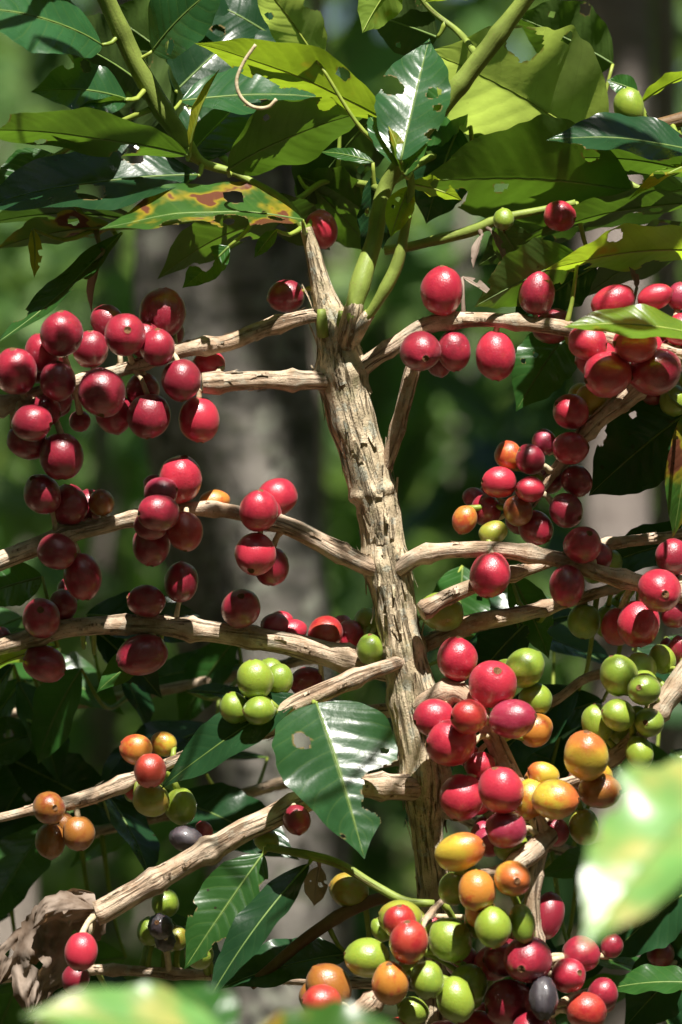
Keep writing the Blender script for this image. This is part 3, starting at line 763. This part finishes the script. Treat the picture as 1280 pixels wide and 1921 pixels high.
B('shoot_small', [(672, 620, -12, 8), (690, 595, -16, 9), (718, 550, -18, 11), (744, 498, -18, 12), (758, 440, -18, 9), (772, 350, -20, 7), (766, 300, -22, 5)], rough=.02, mat='greenstem', name='shoot')
B('back_low', [(800, 1420, 20, 14), (640, 1440, 80, 13), (420, 1500, 110, 12), (180, 1560, 120, 10), (-60, 1600, 120, 8)], rough=.05)
B('back_mid', [(740, 1180, 20, 13), (560, 1240, 90, 12), (330, 1290, 120, 11), (80, 1330, 130, 10), (-120, 1360, 130, 8)], rough=.05)
B('back_foot', [(820, 1850, 10, 14), (620, 1840, 34, 13), (400, 1830, 36, 12), (150, 1820, 44, 10), (-80, 1850, 60, 8)], rough=.05)
B('back_right', [(800, 1500, 20, 14), (930, 1560, 70, 13), (1080, 1600, 90, 12), (1280, 1640, 100, 10), (1450, 1660, 100, 8)], rough=.05)
B('collar_a', [(648, 650, -4, 20), (657, 612, -11, 19), (664, 580, -14, 17), (668, 566, -14, 14)], mat='bark', rough=.12, name='bark_collar', nodes=False)
B('collar_b', [(664, 640, -8, 12), (680, 608, -14, 13), (694, 588, -16, 11)], mat='bark', rough=.12, name='bark_collar', nodes=False)
B('top_back_left', [(445, 327, 8, 7), (400, 270, 34, 7), (350, 190, 44, 7), (320, 100, 52, 6), (330, 0, 56, 5), (340, -120, 58, 4)], mat='greenstem', rough=.03)
B('top_back_mid', [(722, 360, 2, 7), (680, 345, 26, 7), (610, 340, 34, 6), (520, 390, 30, 5), (300, 420, 22, 5), (180, 430, 16, 4)], mat='greenstem', rough=.03)
B('top_back_right', [(724, 350, 2, 7), (820, 290, 34, 7), (960, 262, 40, 7), (1110, 285, 34, 6), (1190, 350, 26, 6), (1320, 385, 26, 5)], mat='greenstem', rough=.03)
B('top_back_high', [(900, 110, -10, 7), (860, 60, 10, 6), (800, 10, 14, 5), (740, -80, 10, 4)], mat='greenstem', rough=.03)
# small green bud stumps at the fork
for (x, y, x2, y2, r) in ((606, 630, 603, 580, 11), (636, 625, 640, 583, 7)):
    B('bud%d' % x, [(x, y, -7, r), ((x + x2) / 2, (y + y2) / 2, -9, r), (x2, y2, -9, r * .7)], mat='greenstem', rough=.02, name='bud', nodes=False)

T1.cherries('b1', [(116, 627, 41, 44, 'd', -2), (93, 662, 36, 36, 'd', 2), (170, 655, 33, 33, 'd', 0), (202, 603, 30, 30, 'd', 1), (235, 628, 40, 41, 'd', -2), (305, 588, 43, 43, 'd', 0),
    (295, 652, 34, 36, 'd', -1), (30, 697, 41, 43, 'd', -2), (74, 692, 27, 27, 'd', 1), (109, 715, 35, 38, 'd', -2), (192, 736, 45, 47, 'd', -3), (214, 776, 36, 36, 'd', 1), (268, 732, 33, 33, 'd', 1),
    (279, 780, 41, 43, 'd', -1), (340, 713, 37, 40, 'd', -2), (60, 793, 38, 35, 'd', -2), (52, 830, 42, 32, 'd', 0), (116, 856, 41, 44, 'd', -1), (107, 757, 27, 27, 'd', 1), (150, 790, 20, 20, 'd', 3)])
T1.cherries('b2', [(392, 684, 31, 29, 'r', 2), (374, 787, 38, 43, 'r', 0)])
T1.cherries('stem', [(603, 430, 31, 37, 'r', 1), (537, 556, 36, 32, 'd', 1)])
T1.cherries('b3', [(80, 928, 36, 36, 'd', -1), (128, 948, 37, 39, 'd', -1), (190, 943, 26, 25, 'n', 1), (338, 900, 42, 42, 'r', 0), (302, 923, 33, 28, 'p', -2), (298, 962, 40, 35, 'd', -3), (402, 943, 31, 24, 'o', 1),
    (520, 932, 38, 35, 'r', 1), (486, 958, 37, 40, 'r', -1), (107, 1035, 38, 34, 'd', -1), (155, 1080, 36, 45, 'd', 0), (284, 1022, 36, 36, 'd', 0), (348, 997, 34, 37, 's', -2), (479, 1040, 40, 40, 'r', -1), (510, 1062, 33, 36, 'd', 1)])
T1.cherries('b4', [(340, 1092, 33, 39, 'd', 0), (275, 1128, 37, 31, 'd', 0), (78, 1160, 37, 38, 'd', -1), (118, 1135, 28, 30, 'd', 1), (83, 1245, 42, 34, 'd', 0), (268, 1228, 50, 38, 'd', 0), (452, 1142, 38, 37, 'd', 0),
    (515, 1172, 27, 22, 'p', 1), (548, 1186, 29, 24, 'r', 1), (611, 1188, 34, 33, 's', 1), (656, 1195, 28, 32, 'r', 2), (690, 1165, 25, 25, 'g', 3), (695, 1219, 27, 30, 'g', -1), (577, 1280, 33, 30, 'd', 2), (5, 1195, 16, 20, 'd', 1)])
T1.cherries('b5', [(479, 1275, 34, 38, 'g', 0), (524, 1275, 27, 30, 'g', 1), (440, 1328, 27, 29, 'g', 0), (487, 1333, 31, 28, 'g', -1)])
T1.cherries('b7', [(256, 1406, 31, 29, 'o', 0), (307, 1396, 26, 24, 'y', 1), (282, 1446, 30, 33, 's', -2), (283, 1500, 36, 32, 'v', 1), (339, 1512, 31, 35, 'g', 0), (248, 1487, 15, 18, 'g', 2), (92, 1516, 31, 31, 'n', -1), (95, 1577, 30, 35, 'n', 0), (148, 1563, 30, 33, 'n', 0)])
T1.cherries('b6', [(350, 1574, 33, 28, 'k', 2), (383, 1560, 17, 20, 'p', 3), (557, 1538, 27, 29, 'd', -1), (500, 1576, 24, 22, 'g', 1), (152, 1785, 31, 37, 'r', -3), (142, 1836, 27, 27, 'd', 1)])
T1.cherries('back_foot', [(302, 1738, 26, 27, 'k', -4), (373, 1790, 28, 28, 'g', -4), (396, 1738, 26, 24, 'g', -3), (445, 1690, 32, 33, 'g', -3), (310, 1695, 26, 26, 'g', 0), (282, 1748, 26, 26, 'g', 0), (655, 1670, 38, 33, 'v', -3), (330, 1760, 24, 24, 'v', 0)])
T1.cherries('b8', [(829, 547, 41, 47, 'r', 0), (789, 659, 38, 39, 'd', -2), (852, 658, 32, 38, 'd', 0), (930, 667, 37, 47, 'r', 0), (1007, 550, 36, 43, 'd', 0), (1037, 612, 40, 33, 'd', 2), (1149, 567, 43, 31, 'r', 0), (1229, 557, 35, 25, 'r', 0), (1275, 556, 24, 25, 'p', 1),
    (1102, 643, 38, 33, 'r', -1), (1192, 644, 43, 37, 'r', -2), (1140, 702, 46, 44, 'r', -2), (1230, 697, 48, 46, 'd', -1), (1135, 622, 28, 28, 'd', 2), (1278, 620, 30, 30, 'r', 1), (1262, 665, 34, 30, 'd', 1)])
T1.cherries('b10', [(920, 1078, 39, 42, 'r', -1), (925, 1000, 28, 22, 'v', 1), (1093, 1022, 35, 35, 'd', -1), (1064, 1099, 34, 40, 'd', -1), (1237, 1107, 41, 42, 'r', -2), (1198, 1170, 40, 44, 'r', 0), (1262, 1045, 34, 34, 'd', 1), (1268, 1150, 27, 27, 'd', 1), (1140, 1058, 28, 28, 'g', 3)])
T1.cherries('b12', [(828, 1147, 44, 37, 'g', -.6), (1096, 1165, 31, 31, 'g', 1), (1140, 1165, 28, 31, 'g', 2)])
T1.cherries('b13', [(858, 1237, 39, 42, 'r', 0), (925, 1284, 45, 45, 'r', -1), (985, 1253, 38, 37, 'g', 1), (1005, 1312, 31, 31, 'g', 2), (815, 1346, 38, 36, 'r', -2), (880, 1345, 35, 33, 's', -3), (847, 1394, 48, 45, 'r', -2), (962, 1349, 45, 38, 'p', -2), (1005, 1370, 33, 32, 'o', 2),
    (900, 1435, 30, 26, 'r', 0), (867, 1496, 42, 44, 'r', -1), (940, 1482, 43, 45, 'r', -2), (950, 1556, 38, 36, 'p', -1), (908, 1567, 25, 28, 'p', 1), (1040, 1560, 28, 30, 'd', 2), (1028, 1718, 30, 45, 'd', 1), (868, 1803, 32, 30, 'p', 2), (925, 1806, 36, 34, 'r', 1), (990, 1800, 45, 46, 'd', 0),
    (1067, 1830, 34, 33, 'r', -1), (1130, 1866, 30, 32, 'd', 1), (1100, 1898, 38, 36, 's', -1), (1020, 1872, 29, 44, 'k', -2), (955, 1882, 45, 46, 'd', -1), (1090, 1790, 36, 34, 'd', 1), (1148, 1775, 22, 24, 'd', 2), (808, 1735, 18, 20, 'r', 3), (900, 1930, 40, 34, 'r', 2), (1000, 1930, 40, 36, 'd', 0)])
T1.cherries('b13b', [(862, 1598, 49, 35, 'y', -1), (960, 1589, 32, 30, 'g', 1), (962, 1648, 34, 34, 'y', -2), (895, 1671, 36, 40, 'o', -2), (925, 1739, 35, 40, 'g', -1), (980, 1732, 25, 38, 'g', -1), (850, 1667, 27, 32, 'g', 1)])
T1.cherries('b17', [(752, 1723, 42, 34, 'v', 0), (715, 1745, 18, 24, 'g', 1), (767, 1768, 38, 41, 's', -3), (845, 1763, 41, 44, 'g', -1), (690, 1797, 44, 38, 'g', 0), (732, 1845, 36, 41, 'o', -2), (801, 1838, 31, 37, 'g', -2), (855, 1875, 37, 45, 'g', -1), (880, 1845, 36, 38, 'g', 1), (775, 1897, 30, 26, 'g', 1),
    (617, 1852, 43, 44, 'n', 0), (605, 1882, 39, 36, 's', -2), (745, 1935, 38, 26, 's', 1), (830, 1945, 36, 30, 'r', 1)])
T1.cherries('twig_top', [(945, 412, 20, 22, 'g', -1), (1050, 405, 31, 28, 'r', 0)])
T1.cherries('shoot_left', [(80, 318, 17, 18, 'k', 1)])

l = T1.leaf
# --- leaves round the upper left shoot
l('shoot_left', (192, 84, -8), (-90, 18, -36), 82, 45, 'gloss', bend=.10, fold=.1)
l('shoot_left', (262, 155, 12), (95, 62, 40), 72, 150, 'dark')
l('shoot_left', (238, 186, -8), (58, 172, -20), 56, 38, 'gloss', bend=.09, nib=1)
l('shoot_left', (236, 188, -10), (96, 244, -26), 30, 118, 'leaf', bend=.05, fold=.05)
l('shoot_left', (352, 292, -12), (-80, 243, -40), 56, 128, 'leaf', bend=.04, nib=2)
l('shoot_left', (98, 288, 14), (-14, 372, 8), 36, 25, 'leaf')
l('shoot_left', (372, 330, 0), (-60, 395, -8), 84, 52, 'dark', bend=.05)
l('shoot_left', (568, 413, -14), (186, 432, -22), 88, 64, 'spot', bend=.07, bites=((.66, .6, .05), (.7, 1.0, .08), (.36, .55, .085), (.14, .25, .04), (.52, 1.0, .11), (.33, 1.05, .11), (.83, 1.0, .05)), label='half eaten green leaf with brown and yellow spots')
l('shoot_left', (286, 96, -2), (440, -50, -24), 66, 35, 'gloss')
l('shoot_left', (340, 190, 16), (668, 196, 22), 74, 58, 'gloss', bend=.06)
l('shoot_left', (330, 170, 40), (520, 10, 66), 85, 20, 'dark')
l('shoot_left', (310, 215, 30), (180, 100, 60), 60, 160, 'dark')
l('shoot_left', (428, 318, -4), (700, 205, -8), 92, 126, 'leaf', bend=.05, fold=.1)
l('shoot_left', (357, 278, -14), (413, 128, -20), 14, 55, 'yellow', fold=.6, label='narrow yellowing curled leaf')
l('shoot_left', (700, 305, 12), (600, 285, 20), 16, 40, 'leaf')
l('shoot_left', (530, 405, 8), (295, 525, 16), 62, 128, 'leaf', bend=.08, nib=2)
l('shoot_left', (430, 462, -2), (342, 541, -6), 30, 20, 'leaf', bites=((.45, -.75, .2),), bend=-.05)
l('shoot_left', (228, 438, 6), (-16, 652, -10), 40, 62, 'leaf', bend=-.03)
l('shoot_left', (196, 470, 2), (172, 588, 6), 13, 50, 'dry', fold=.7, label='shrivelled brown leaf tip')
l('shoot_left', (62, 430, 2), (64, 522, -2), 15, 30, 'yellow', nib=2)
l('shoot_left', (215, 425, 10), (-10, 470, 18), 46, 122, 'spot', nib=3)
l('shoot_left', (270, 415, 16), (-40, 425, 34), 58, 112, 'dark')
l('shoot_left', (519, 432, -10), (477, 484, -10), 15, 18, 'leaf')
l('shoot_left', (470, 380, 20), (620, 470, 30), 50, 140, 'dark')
# --- leaves round the upper right shoot
l('shoot_small', (722, 224, -16), (365, 82, -28), 64, 132, 'lime', bend=.05, bites=((.40, -1.0, .09), (.6, -1.05, .08), (.82, .95, .07), (.86, -.9, .09)), label='lime green leaf with a chewed brown edge')
l('shoot_small', (600, 120, -24), (478, -40, -34), 50, 150, 'pale', bites=((.5, 1.1, .1),))
l('shoot_small', (752, 302, -32), (806, 72, -4), 60, 10, 'gloss', bend=.04, nib=3, wave=.1)
l('shoot_small', (748, 312, -30), (690, 214, -16), 27, 25, 'gloss')
l('shoot_small', (756, 325, -30), (728, 236, -28), 16, 40, 'lime', fold=.5)
l('shoot_small', (760, 330, -30), (806, 262, -28), 22, 40, 'leaf', fold=.4, nib=2)
l('shoot_small', (770, 345, -18), (868, 376, -18), 32, 125, 'lime', bites=((.55, -.5, .16),))
l('shoot_small', (768, 350, -18), (733, 446, -20), 27, 15, 'lime', nib=2)
l('shoot_right', (1130, 275, 26), (800, 92, 4), 135, 152, 'pale', bend=.04, bites=((.60, .62, .08), (.93, -.6, .05), (.33, -1.0, .12), (.72, -1.0, .07), (.5, -1.05, .05)), label='large pale leaf seen from below with torn holes')
l('shoot_right', (1185, 356, 8), (785, 338, -6), 110, 142, 'leaf', bend=.04, bites=((.93, .4, .06), (.82, -.35, .02), (.6, -.2, .03), (.99, -.3, .05)), nib=2)
l('shoot_right', (985, -25, -8), (795, 4, -14), 30, 130, 'lime', nib=2)
l('shoot_right', (760, -60, 6), (680, 62, 0), 45, 150, 'lime', nib=2)
l('shoot_right', (820, 70, 14), (688, 26, 22), 52, 165, 'dark', nib=3)
l('shoot_right', (860, 240, 30), (800, 420, 40), 60, 20, 'dark')
l('shoot_right', (700, 330, 16), (690, 500, 22), 40, 40, 'dark')
l('shoot_right', (880, 180, 30), (760, 260, 40), 60, 30, 'leaf')
for (bs, tp_, hw_, ta, mt) in (((350, 300, 25), (490, 160, 40), 62, 25, 'dark'), ((720, 195, 30), (560, 400, 40), 78, 150, 'dark'), ((560, 330, 36), (705, 480, 46), 60, 150, 'leaf'),
        ((1000, 250, 36), (800, 335, 44), 72, 150, 'leaf'), ((1100, 395, 30), (895, 500, 36), 60, 140, 'dark'), ((350, 250, 40), (140, 130, 60), 82, 150, 'dark'), ((345, 130, 50), (190, 20, 60), 72, 150, 'leaf'),
        ((500, 60, 55), (330, -20, 60), 72, 30, 'dark'), ((640, 180, 34), (470, 110, 44), 60, 40, 'dark'), ((1290, 355, 30), (1000, 425, 40), 72, 140, 'dark'), ((1150, 120, 40), (960, 30, 46), 66, 150, 'leaf'), ((690, 400, 30), (560, 330, 36), 50, 130, 'leaf')):
    l('shoot_left' if bs[0] < 600 else 'shoot_right', bs, tp_, hw_, ta, mt)
# --- leaves along the right side
l('twig_top', (1085, 480, -14), (890, 576, -20), 62, 138, 'leaf', bend=.03, nib=2)
for (a_, b_) in (((905, 440, 0), (888, 505, -4)), ((868, 520, -4), (932, 562, -8)), ((920, 430, 2), (950, 500, 4)), ((1195, 540, -4), (1180, 500, -6))): l('twig_top', a_, b_, 9, 40, 'dry', nib=2, fold=.5)
l('twig_top', (1120, 500, 26), (960, 615, 30), 60, 40, 'dark')
l('twig_top', (935, 420, 10), (1010, 560, 16), 42, 150, 'leaf', nib=3)
l('b8', (1072, 610, 22), (968, 772, 16), 58, 12, 'leaf', nib=2)
# --- leaves lower on the stem
l('b5', (594, 1318, -24), (684, 1612, -48), 120, 18, 'gloss', bend=.03, shape=.62, wave=.10, bites=((.24, -.46, .052), (.67, .82, .21), (.85, -.25, .012), (.40, .78, .02)), label='broad glossy leaf with a round hole beside the stem')
l('b5', (562, 1306, -16), (302, 1480, -8), 56, 40, 'dark', bend=.05)
l('petiole_low', (494, 1602, -16), (346, 1818, -28), 60, 14, 'leaf', bites=((.75, .8, .10), (.62, -.95, .06), (.2, .9, .08)), bend=.03)
l('petiole_low', (580, 1620, -20), (386, 1886, -42), 44, 38, 'dark', bend=.05)
l('petiole_low', (600, 1625, -16), (590, 1700, -12), 24, 20, 'dry', nib=4, label='dark withered leaf scrap')
l('b3', (80, 1082, 18), (-50, 1122, 16), 46, 20, 'leaf', nib=2)
l('b4', (110, 1212, 8), (-50, 1272, 4), 40, 65, 'lime')
l('b4', (300, 1215, 14), (180, 1300, 8), 36, 40, 'leaf')
l('b12', (958, 1078, 18), (1030, 1236, 24), 40, 25, 'leaf', nib=5)
l('b12', (868, 1062, 55), (850, 1225, 50), 58, 15, 'leaf', nib=2)
l('b12', (1000, 1160, 26), (880, 1290, 30), 50, 30, 'dark')
l('twig_low', (655, 1790, 16), (415, 1856, 10), 66, 48, 'dark')
# --- unseen shoots and leaves added above the frame to shade parts of the branches below
B('added_shade_left', [(90, -480, -70, 10), (-90, -620, -120, 10), (60, -700, -170, 9), (480, -700, -200, 8), (700, -690, -215, 6)], mat='greenstem', rough=.03, name='shoot')
B('added_shade_right', [(1150, -480, -70, 9), (1180, -640, -130, 9), (1060, -720, -180, 9), (900, -760, -220, 8), (760, -780, -240, 6)], mat='greenstem', rough=.03, name='shoot')
def over(key, px, py, hw, ln, t, dt):  # adds an unseen leaf up the sun ray from the spot it shades
    c = P(px, py, dt) + SUN * t; sg = random.choice((-1, 1))
    h = Vector((sg, random.uniform(-.2, .2), random.uniform(-.1, .1))); h = (h - SUN * h.dot(SUN)).normalized()
    b_ = toPx(c - h * ln * S * .5); t_ = toPx(c + h * ln * S * .5)
    l(key, b_, t_, hw * D / (D + c.y), 0, 'leaf', nrm=(SUN + Vector((0, .15, .25))).normalized(), bend=.04, fold=.1, nib=1)
for a_ in ADDED_SHADE: over(*a_)
# --- the shaded inner foliage behind the stem
ri = random.Random(21)
def inner(key, x0, x1, y0, y1, d0, d1, n, mats):
    for _ in range(n):
        bx, by, dd = ri.uniform(x0, x1), ri.uniform(y0, y1), ri.uniform(d0, d1)
        an = math.radians(ri.choice((1, -1)) * ri.uniform(10, 75) + (0 if ri.random() < .35 else 180)); Ls = ri.uniform(190, 300)
        l(key, (bx, by, dd), (bx + Ls * math.cos(an), by + abs(Ls * math.sin(an)) * .8, dd + ri.uniform(-30, 20)), Ls * ri.uniform(.19, .25), ri.uniform(15, 75), ri.choice(mats), nib=ri.choice((0, 0, 1, 2)))
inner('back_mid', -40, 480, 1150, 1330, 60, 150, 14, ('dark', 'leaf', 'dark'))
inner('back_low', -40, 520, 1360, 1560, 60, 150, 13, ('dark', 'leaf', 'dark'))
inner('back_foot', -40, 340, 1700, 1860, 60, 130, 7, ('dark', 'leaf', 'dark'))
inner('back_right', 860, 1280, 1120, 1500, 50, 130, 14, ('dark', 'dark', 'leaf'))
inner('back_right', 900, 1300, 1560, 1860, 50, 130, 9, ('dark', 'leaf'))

# ------------------------------------------------------------------ the coffee plant to the right
q = P(1900, 960, .06)
T2 = Tree('coffee_tree', 'neighbouring coffee plant whose loaded branches reach in from the right', (q.x, q.y, 0))
T2.branch('stem', [(1900, -900, 60, 14), (1905, 0, 60, 30), (1895, 900, 60, 42), (1900, 2000, 60, 48), (1905, 4000, 60, 60), (1900, 7350, 60, 90)], mat='bark', rough=.1, seg=40, name='trunk', step=.004)
B = T2.branch
B('c1', [(1895, 420, 55, 18), (1600, 470, 30, 20), (1380, 580, 10, 20), (1270, 660, 2, 21), (1185, 738, 0, 22), (1110, 800, 2, 17), (1050, 870, 4, 12), (985, 960, 6, 9)], rough=.08)
B('c2', [(1895, 800, 55, 18), (1600, 950, 20, 24), (1380, 1150, -10, 27), (1290, 1262, -18, 27), (1240, 1325, -20, 23), (1180, 1395, -22, 17), (1110, 1450, -26, 13), (1020, 1485, -28, 9)], rough=.06)
B('c3', [(1895, 850, 60, 14), (1600, 930, 40, 14), (1280, 1003, 14, 12), (1130, 1022, 8, 12), (1000, 1065, 2, 12), (870, 1105, -10, 17), (790, 1148, -14, 17)], rough=.08)
B('c4', [(1895, 0, 60, 14), (1600, 120, 30, 16), (1400, 190, 12, 16), (1280, 222, 6, 14), (1190, 250, 4, 9)], mat='brownstem', rough=.04)
B('c5', [(1895, 1300, 60, 16), (1600, 1550, 60, 14), (1400, 1720, 50, 12), (1200, 1850, 40, 9)], rough=.04)
B('c6', [(1400, 1180, 60, 10), (1180, 1250, 30, 10), (1100, 1272, 24, 10), (1045, 1312, 20, 9), (980, 1340, 20, 7)], rough=.06)
T2.cherries('c1', [(1071, 772, 34, 34, 'r', -1), (1108, 750, 28, 28, 'y', 1), (1160, 752, 28, 26, 'y', 2), (954, 855, 26, 28, 'o', 0), (995, 862, 28, 29, 'd', -1), (1021, 830, 23, 25, 'p', 0), (1071, 841, 34, 32, 'r', -1), (937, 905, 34, 29, 'r', -1), (995, 918, 28, 25, 'r', -2),
    (1082, 902, 29, 28, 'd', 0), (1062, 958, 32, 33, 'd', -1), (890, 934, 22, 20, 'p', 1), (912, 957, 28, 30, 'd', 0), (972, 958, 27, 30, 'n', -1), (1005, 990, 32, 32, 'd', 0), (872, 975, 24, 28, 'o', -1), (1030, 900, 28, 28, 'd', 1), (1265, 752, 28, 28, 'g', 2), (1225, 735, 25, 25, 'd', 2)])
T2.cherries('c2', [(1162, 1268, 36, 40, 'g', -1), (1203, 1253, 29, 28, 'g', 1), (1208, 1293, 31, 31, 'g', -2), (1243, 1237, 25, 29, 'g', 2), (1121, 1358, 30, 38, 'g', 0), (1160, 1341, 33, 31, 'g', -1), (1218, 1355, 28, 28, 'g', -1), (1272, 1220, 20, 30, 'd', 2), (1200, 1412, 27, 32, 'g', -1),
    (1100, 1418, 43, 45, 'y', -2), (1125, 1483, 41, 34, 'n', -1), (1020, 1453, 31, 24, 'y', 1), (995, 1500, 33, 40, 'y', 0), (1042, 1500, 45, 39, 'y', -2), (1095, 1550, 28, 34, 'v', 1), (1270, 1290, 26, 26, 'g', 1)])
T2.cherries('c4', [(1180, 200, 28, 36, 'g', 0), (1230, 240, 28, 18, 'v', 1)])
T2.cherries('c5', [(1240, 1790, 26, 26, 'd', 0)])
l = T2.leaf
l('c4', (1310, 284, -18), (1025, 262, -26), 60, 56, 'dark', bend=.05)
l('c4', (1204, 192, 4), (1320, 132, 0), 28, 112, 'lime', fold=.3)
l('c4', (1196, 172, 14), (1138, 150, 14), 22, 20, 'leaf')
l('c4', (1330, 330, -6), (1000, 300, 6), 50, 125, 'leaf')
l('c4', (1320, 300, -4), (1180, 375, -8), 22, 60, 'lime', nib=3)
l('c1', (1330, 470, -8), (1022, 506, -20), 64, 122, 'lime', bend=.05, bites=((.3, -.9, .05),), label='lime leaf with an orange rust patch')
l('c1', (1310, 382, 6), (985, 452, 2), 52, 116, 'leaf', nib=2)
l('c1', (1340, 430, 20), (1090, 560, 30), 60, 130, 'dark')
l('c1', (1310, 628, -46), (1056, 613, -52), 48, 52, 'lime', bend=.06, label='bright green leaf lying across red cherries')
l('c1', (1310, 758, 12), (1105, 930, 30), 84, 20, 'dark', nib=2)
l('c1', (1290, 770, -6), (1262, 1010, -2), 40, 25, 'spot')
l('c3', (1330, 1010, 20), (1110, 1070, 30), 55, 40, 'dark')
l('c5', (1310, 1660, 26), (1140, 1800, 34), 70, 30, 'dark')
l('c5', (1320, 1846, 8), (1120, 1860, 12), 46, 55, 'leaf')
l('c5', (1340, 1760, 40), (1170, 1930, 50), 70, 20, 'dark')
for T in (T1, T2):
    T.build(); finish_cherries(T)

# ------------------------------------------------------------------ plants near the lens, out of focus
q = P(1700, 960, -.46)
T3 = Tree('coffee_tree', 'coffee sapling near the lens with one blurred blotchy leaf at right', (q.x, q.y, 0))
T3.branch('stem', [(1700, 900, -460, 10), (1710, 1500, -460, 22), (1700, 4000, -460, 34), (1700, 11200, -460, 46)], mat='bark', seg=24, name='trunk', step=.006)
T3.branch('e1', [(1705, 1350, -460, 9), (1560, 1400, -462, 9), (1420, 1430, -464, 7), (1330, 1420, -465, 6)], mat='greenstem', rough=.03)
T3.leaf('e1', (1400, 1425, -430), (1092, 1782, -480), 142, 30, 'blotchy', wave=.2, bites=((.45, -1.0, .05), (.62, -.95, .04), (.7, .95, .05)), bend=.05, shape=.7, label='large blurred leaf with yellow and pinkish blotches')
T3.leaf('e1', (1420, 1430, -464), (1500, 1750, -460), 110, 30, 'leaf')
T3.leaf('e1', (1560, 1400, -462), (1480, 1100, -460), 100, 60, 'leaf')
T3.leaf('stem', (1705, 1000, -460), (1950, 900, -440), 100, 60, 'leaf')
q = P(420, 960, -.41)
T4 = Tree('coffee_seedling', 'low coffee seedling whose blurred bright leaf tops edge the picture base', (q.x, q.y, 0))
T4.branch('stem', [(420, 2080, -410, 7), (415, 2300, -410, 12), (420, 5000, -410, 20), (420, 10500, -410, 28)], mat='greenstem', seg=16, name='stem', step=.006)
T4.leaf('stem', (430, 1960, -410), (40, 1905, -425), 90, 50, 'blotchy', bend=.06, shape=.7)
T4.leaf('stem', (430, 1950, -408), (330, 1850, -390), 60, 30, 'leaf', bend=.05)
T4.leaf('stem', (440, 1985, -408), (800, 1960, -420), 90, 45, 'spot', bend=.06)
T4.leaf('stem', (420, 2090, -410), (250, 2250, -450), 90, 50, 'leaf')
T4.leaf('stem', (420, 2090, -410), (640, 2230, -450), 90, 50, 'leaf')
for T in (T3, T4):
    T.build(); finish_cherries(T)

# ------------------------------------------------------------------ withered leaf caught on the cut branch
def dry_leaf():
    mb = MB(); A0 = P(168, 1705, -.02)
    def lobe(pts, hw, seed, fold, tipw=.0):
        rows = catmull([(*P(x, y, d / 1000), 0) for (x, y, d) in pts], .0012); n = len(rows) - 1; m = 26; base = len(mb.v); W = hw * S
        for i in range(n + 1):
            t_ = i / n; p = Vector(rows[i][:3]); a = (Vector(rows[min(i + 1, n)][:3]) - Vector(rows[max(i - 1, 0)][:3])).normalized()
            v = Vector((.25, -1, .2)); v = (v - a * v.dot(a)).normalized(); sd = v.cross(a)
            w = W * (math.sin(math.pi * min(1, (.04 + .95 * t_) ** .85)) ** .75) * (1 + .18 * nz(t_ * 6 + seed, 0, 0))
            for j in range(m + 1):
                s_ = -1 + 2 * j / m
                ridge = abs(nz(t_ * 4 + seed, s_ * 2.2, 1.0)); r2 = abs(nz(t_ * 9 + seed * 2, s_ * 5, 4.0))
                vein = .05 * math.sin((t_ * 7 - abs(s_) * 1.6) * 6.283) * (1 - abs(s_) * .4)
                lift = -fold * abs(s_) ** 1.4 + .42 * (ridge - .2) + .14 * (r2 - .15) + vein * .8 + .5 * max(0, abs(s_) - .7)
                edge = 1 + .10 * nz(t_ * 22 + seed, s_ * 3, 8) * abs(s_) ** 3
                mb.v.append(p + sd * (s_ * w * edge * .92) + v * (lift * W) - A0); mb.uv.append((j / m, t_))
        for i in range(n):
            for j in range(m):
                s_ = -1 + 2 * (j + .5) / m
                if (abs(i / n - .32) < .07 and abs(s_ - .25) < .13) or (abs(i / n - .62) < .03 and abs(s_ + .3) < .2): continue
                k = base + i * (m + 1) + j; mb.f.append((k, k + m + 1, k + m + 2, k + 1)); mb.m.append(0)
    lobe(((182, 1698, -14), (135, 1735, -12), (90, 1800, -10), (66, 1850, -10), (58, 1898, -12)), 78, 3.0, .5)
    lobe(((176, 1706, -18), (130, 1702, -20), (92, 1712, -18), (60, 1745, -14)), 34, 9.0, .9)
    lobe(((120, 1742, -6), (60, 1770, -4), (20, 1800, -4), (-6, 1850, -4)), 40, 15.0, .4)
    mb.bk = []
    o = link('dry_leaf', mb.mesh('dry_leaf', [M['dry']]), None, A0)
    o['label'] = 'withered curled brown leaf caught on the cut branch end'; o['category'] = 'dry leaf'
dry_leaf()
mb = MB()
mb.tube(catmull([(*P(x, y, -.036), 3.2 * S) for (x, y) in ((480, 84), (458, 116), (444, 152), (452, 182), (476, 201), (503, 201), (519, 186))], .001), 8, 0, .1)
link('tendril', mb.mesh('tendril', [M['cut']]), T1.e, label='thin dry curled tendril')
